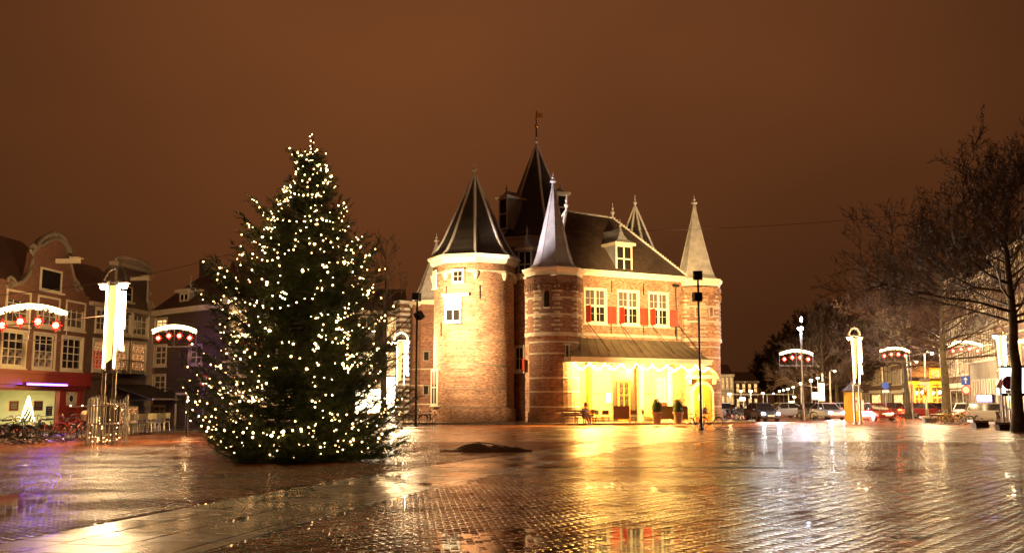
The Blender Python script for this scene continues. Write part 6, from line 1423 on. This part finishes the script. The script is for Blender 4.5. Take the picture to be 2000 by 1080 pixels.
car('dark car waiting between the two headlight cars at the crossing', *cpos(1560, 108), 0.4, 'car_dark')
car('red car with lit tail lights passing between the slender and the thick bare trunk', *cpos(1802, 97), 1.75, 'car_red', tail=True)
car('dark car with lit tail lights just left of the thick bare trunk', *cpos(1828, 99), 1.7, 'car_dark', tail=True)
car('dark car behind the kiosk, half hidden by the lamp column poles', *cpos(1746, 100), 1.8, 'car_dark', tail=True)

# ================================================================ BICYCLES
def bike_proto(name, paint, basket=False):
    t = thing(name, '', 'bicycle')
    for x in (-.53, .53):
        b = MB(); b.tube([(x + .335 * math.cos(a_), 0, .345 + .335 * math.sin(a_)) for a_ in np.linspace(0, 2 * math.pi, 21)], .019, 5, cap=False); w = b.build('wheel', 'tyre', t)
        b = MB(); b.tube([(x + .31 * math.cos(a_), 0, .345 + .31 * math.sin(a_)) for a_ in np.linspace(0, 2 * math.pi, 17)], .009, 4, cap=False); b.build('rim', 'chrome', w)
        b = MB()
        for k in range(12): a_ = k * math.pi / 6; b.tube([(x, 0, .345), (x + .31 * math.cos(a_), 0, .345 + .31 * math.sin(a_))], .0035, 3, cap=False)
        b.build('spokes', 'chrome', w, kind='stuff')
        b = MB(); b.tube([(x + .37 * math.cos(a_), 0, .345 + .37 * math.sin(a_)) for a_ in np.linspace(.5, 2.8, 9)], .02, 4); b.build('mudguard', paint, t)
    b = MB()
    bb_, st_, hd, ht = (-.05, 0, .3), (-.2, 0, .82), (.36, 0, .62), (.33, 0, .86)
    b.tube([bb_, st_], .02, 6); b.tube([bb_, hd], .02, 6); b.tube([(-.15, 0, .68), ht], .016, 6); b.tube([hd, ht], .02, 6); b.tube([bb_, (-.53, .03, .345)], .012, 5); b.tube([(-.17, 0, .7), (-.53, .03, .345)], .012, 5); b.tube([hd, (.53, 0, .345)], .015, 5); b.build('frame', paint, t)
    b = MB(); b.tube([(.31, 0, .84), (.29, 0, 1.02)], .014, 5); b.tube([(.08, -.29, 1.0), (.22, -.25, 1.06), (.3, 0, 1.03), (.22, .25, 1.06), (.08, .29, 1.0)], .013, 5); b.build('handlebar', 'chrome', t)
    b = MB(); b.add([(-.36, -.1, .88), (-.36, .1, .88), (-.08, .03, .9), (-.08, -.03, .9), (-.36, -.1, .94), (-.36, .1, .94), (-.08, .03, .93), (-.08, -.03, .93)], [(0, 1, 2, 3), (7, 6, 5, 4), (0, 4, 5, 1), (1, 5, 6, 2), (2, 6, 7, 3), (3, 7, 4, 0)]); b.build('saddle', 'tyre', t)
    b = MB(); b.box(-.82, -.38, -.06, .06, .72, .74); b.tube([(-.75, .06, .72), (-.53, .06, .345)], .007, 4); b.tube([(-.75, -.06, .72), (-.53, -.06, .345)], .007, 4); b.build('carrier', paint, t)
    b = MB(); b.lathe([(.09, -.005), (.09, .005)], 12); b.v = [(x_ - .05, z_ + .04, y_ + .3) for x_, y_, z_ in b.v]; b.tube([(-.05, .05, .3), (.04, .06, .15)], .01, 4); b.box(.0, .08, .05, .14, .13, .16); b.tube([(-.05, -.05, .3), (-.14, -.06, .45)], .01, 4); b.box(-.18, -.1, -.14, -.05, .44, .47); b.build('crank', 'steel', t)
    b = MB(); b.ball((.42, 0, .86), .045, 8, 5); b.build('front_lamp', 'chrome', t)
    b = MB(); b.box(-.86, -.84, -.03, .03, .66, .72); b.build('rear_reflector', 'sign_red', t)
    if basket: b = MB(); b.lathe([(.13, .8), (.19, 1.05), (.17, 1.05), (.11, .82)], 10, (.55, 0)); b.build('basket', 'wood', t); b = MB(); b.ball((.55, 0, 1.08), .2, 10, 6, sz=.75); b.build('bag', 'pot', t)
    return t
bk = bike_proto('bicycle', 'bike_black'); by = bike_proto('yellow_bicycle', 'bike_yellow'); bc = bike_proto('basket_bicycle', 'bike_red', True)
for o_ in (bk, by, bc): o_['category'] = 'bicycle'
def put(proto, label, px, py, rz, tilt=0., group='parked bicycles', z=0):
    x, y = G(px, py, z); o = place(proto, label, (x, y, z), rz, rx=(tilt, 0)); o['group'] = group; return o
g_ = 'bicycles against the right floodlight pole'
put(bk, 'black bicycle leaning from the left against the right floodlight pole', 1362, 840, 1.1, -.22, g_)
put(bk, 'black bicycle seen nearly side-on right of the right floodlight pole', 1388, 838, .45, .1, g_)
put(bc, 'bicycle with a basket squeezed behind the right floodlight pole', 1374, 835, 1.35, .08, g_)
g_ = 'bicycles in front of the red shopfront'
sp = [(6, 868, .2, .1, 'bicycle cut by the left edge in front of the shop window'), (22, 868, .5, -.2, 'bicycle with raised handlebar, second from the left before the shop window'), (36, 867, -.3, .15, 'bicycle in the middle of the tangle before the shop window'), (48, 869, .1, 1.1, 'bicycle fallen over sideways in front of the tangle'), (58, 865, .9, -.1, 'bicycle right of the fallen one, half turned away'), (70, 864, 2.2, .2, 'bicycle under the small lit tree of the shop window'), (84, 866, .05, 1.2, 'bicycle lying flat beneath the right end of the shop window'), (98, 863, -.15, 1.0, 'toppled bicycle closest to the red pilaster'), (108, 860, .3, .3, 'bicycle leaning low beside the red shop door')]
for px, py, rz, tl, lb in sp: put(bk, lb, px, py, rz, tl, g_)
put(bc, 'bicycle with a pink-brown bag on its basket before the red shop door', 139, 860, 1.0, .08, g_)
put(bk, 'bicycle parked behind the one with the bag, by the cage of bars', 150, 858, 1.3, .1, g_)
g_ = 'heap of bicycles under the thick bare trunk'
for px, py, rz, tl, pr, lb in ((1837, 828, .1, .35, bk, 'bicycle at the left end of the heap, its wheel catching white light'), (1846, 827, .5, -.3, by, 'yellow bicycle left in the heap'), (1855, 829, -.2, .25, by, 'yellow bicycle in the middle of the heap'), (1862, 827, .3, .5, bk, 'black bicycle between the yellow ones of the heap'), (1870, 829, -.1, -.35, by, 'yellow bicycle right in the heap'), (1876, 828, .2, .6, bk, 'bicycle leaning over at the right end of the heap')): put(pr, lb, px, py, rz, tl, g_)
put(bk, 'lone bicycle at the foot of the tall white lamp, side-on', 1578, 820, .1, .05)
put(bk, 'lone bicycle leaning on the slender bare trunk', 1763, 816, .6, .15)
for px, py, lb in ((1962, 815, 'bicycle parked left behind the long bench by the large trunk'), (1970, 816, 'bicycle in the middle of the group behind the long bench'), (1978, 815, 'bicycle parked closest to the large trunk, behind the long bench')): put(bk, lb, px, py, random.uniform(.3, 1.2), .1)
put(bk, 'bicycle behind the low railing at the castle left turret', 812, 829, .3, .1)
put(bk, 'bicycle seen end-on at the left foot of the round tower', 842, 828, 1.2, .1)
# motorcycles
def moto(label, px, Y, rz):
    x, y, _ = P(px, 800, Y); t = thing('motorcycle', label, 'motorcycle', (x, y, 0), rz, 'parked motorcycles')
    for xx in (-.68, .7):
        b = MB(); b.tube([(xx + .27 * math.cos(a_), 0, .32 + .27 * math.sin(a_)) for a_ in np.linspace(0, 2 * math.pi, 17)], .055, 6, cap=False); w = b.build('wheel', 'tyre', t); b = MB(); T = Matrix.Translation((xx, 0, .32)) @ Matrix.Rotation(R(90), 4, 'X'); bb = MB(T); bb.lathe([(.2, -.02), (.2, .02)], 10); bb.build('rim', 'chrome', w)
    b = MB(); b.add([(-.5, -.14, .4), (.4, -.14, .4), (.5, -.1, .85), (-.2, -.16, .78), (-.85, -.1, .82), (-.5, .14, .4), (.4, .14, .4), (.5, .1, .85), (-.2, .16, .78), (-.85, .1, .82)], [(0, 1, 2, 3, 4), (9, 8, 7, 6, 5), (0, 5, 6, 1), (1, 6, 7, 2), (2, 7, 8, 3), (3, 8, 9, 4), (4, 9, 5, 0)]); b.build('body', 'car_dark', t)
    b = MB(); b.ball((.22, 0, .86), .2, 10, 6, sz=.7); b.build('tank', 'car_dark', t); b = MB(); b.box(-.8, .05, -.14, .14, .82, .9); b.build('seat', 'tyre', t)
    b = MB(); b.tube([(.45, 0, 1.0), (.7, 0, .32)], .04, 6); b.tube([(.32, -.36, 1.06), (.45, 0, 1.04), (.32, .36, 1.06)], .018, 5); b.build('handlebar', 'chrome', t)
    b = MB(); b.ball((.58, 0, .9), .1, 8, 6); b.build('headlight', 'chrome', t); b = MB(); b.add([(.5, -.16, .95), (.5, .16, .95), (.34, .13, 1.3), (.34, -.13, 1.3)], [(0, 1, 2, 3)]); b.build('windscreen', 'glass', t)
moto('black motorcycle just right of the white car by the castle', 1428, 88, .9); moto('black motorcycle in the middle of the row, screen up', 1441, 86, .6); moto('black motorcycle nearest the car with glaring headlights', 1453, 85, .2)
moto('motorcycle parked in front of the violet sign house, behind the long bench', 1985 - 30, 72, .8)

# ================================================================ STREET FURNITURE
def block_bench(label, px, py, w, rz=0):
    x, y = G(px, py); t = thing('stone_bench', label, 'bench', (x, y, 0), rz, 'stone block benches on the square'); b = MB(); b.box(-w / 2, w / 2, -.3, .3, .33, .47); b.build('seat', 'concrete', t)
    b = MB(); b.add([(-w * .3, -.2, 0), (w * .3, -.2, 0), (w * .3, .2, 0), (-w * .3, .2, 0), (-w * .36, -.24, .33), (w * .36, -.24, .33), (w * .36, .24, .33), (-w * .36, .24, .33)], [(0, 3, 2, 1), (0, 1, 5, 4), (1, 2, 6, 5), (2, 3, 7, 6), (3, 0, 4, 7)]); b.build('base', 'darkpaint', t)
block_bench('stone block bench left of the bicycle heap', 1816, 825, 1.3); block_bench('stone block bench between the bicycle heap and the large bare trunk', 1916, 835, 1.35, .1); block_bench('longest stone block bench, touching the large bare trunk', 1966, 840, 1.7, .12)
a = G(800, 836); t = thing('railing', 'low black railing around the foot of the left floodlight pole', 'railing', (a[0] - .4, a[1], 0))
for k in range(13): b = MB(); b.tube([(k * .16, 0, 0), (k * .16, 0, .85)], .012, 4); b.build('bar', 'iron', t)
for z in (.15, .8): b = MB(); b.tube([(0, 0, z), (1.95, 0, z)], .018, 4); b.build('rail', 'iron', t)
# bollards with lamp on the corner by the dark house
a = G(364, 848); t = thing('bollard_lamp', 'short post with a small orange light left of the Christmas tree', 'bollard', (a[0], a[1], 0)); b = MB(); b.lathe([(.07, 0), (.07, 1.5), (.09, 1.52)], 8); b.build('post', 'iron', t); b = MB(); b.ball((0, 0, 1.62), .075, 8, 6); b.build('lamp_globe', 'lamp_hot', t); lamp('POINT', 'lamp', t, (0, -.1, 1.85), 40, (1, .5, .15), .05)
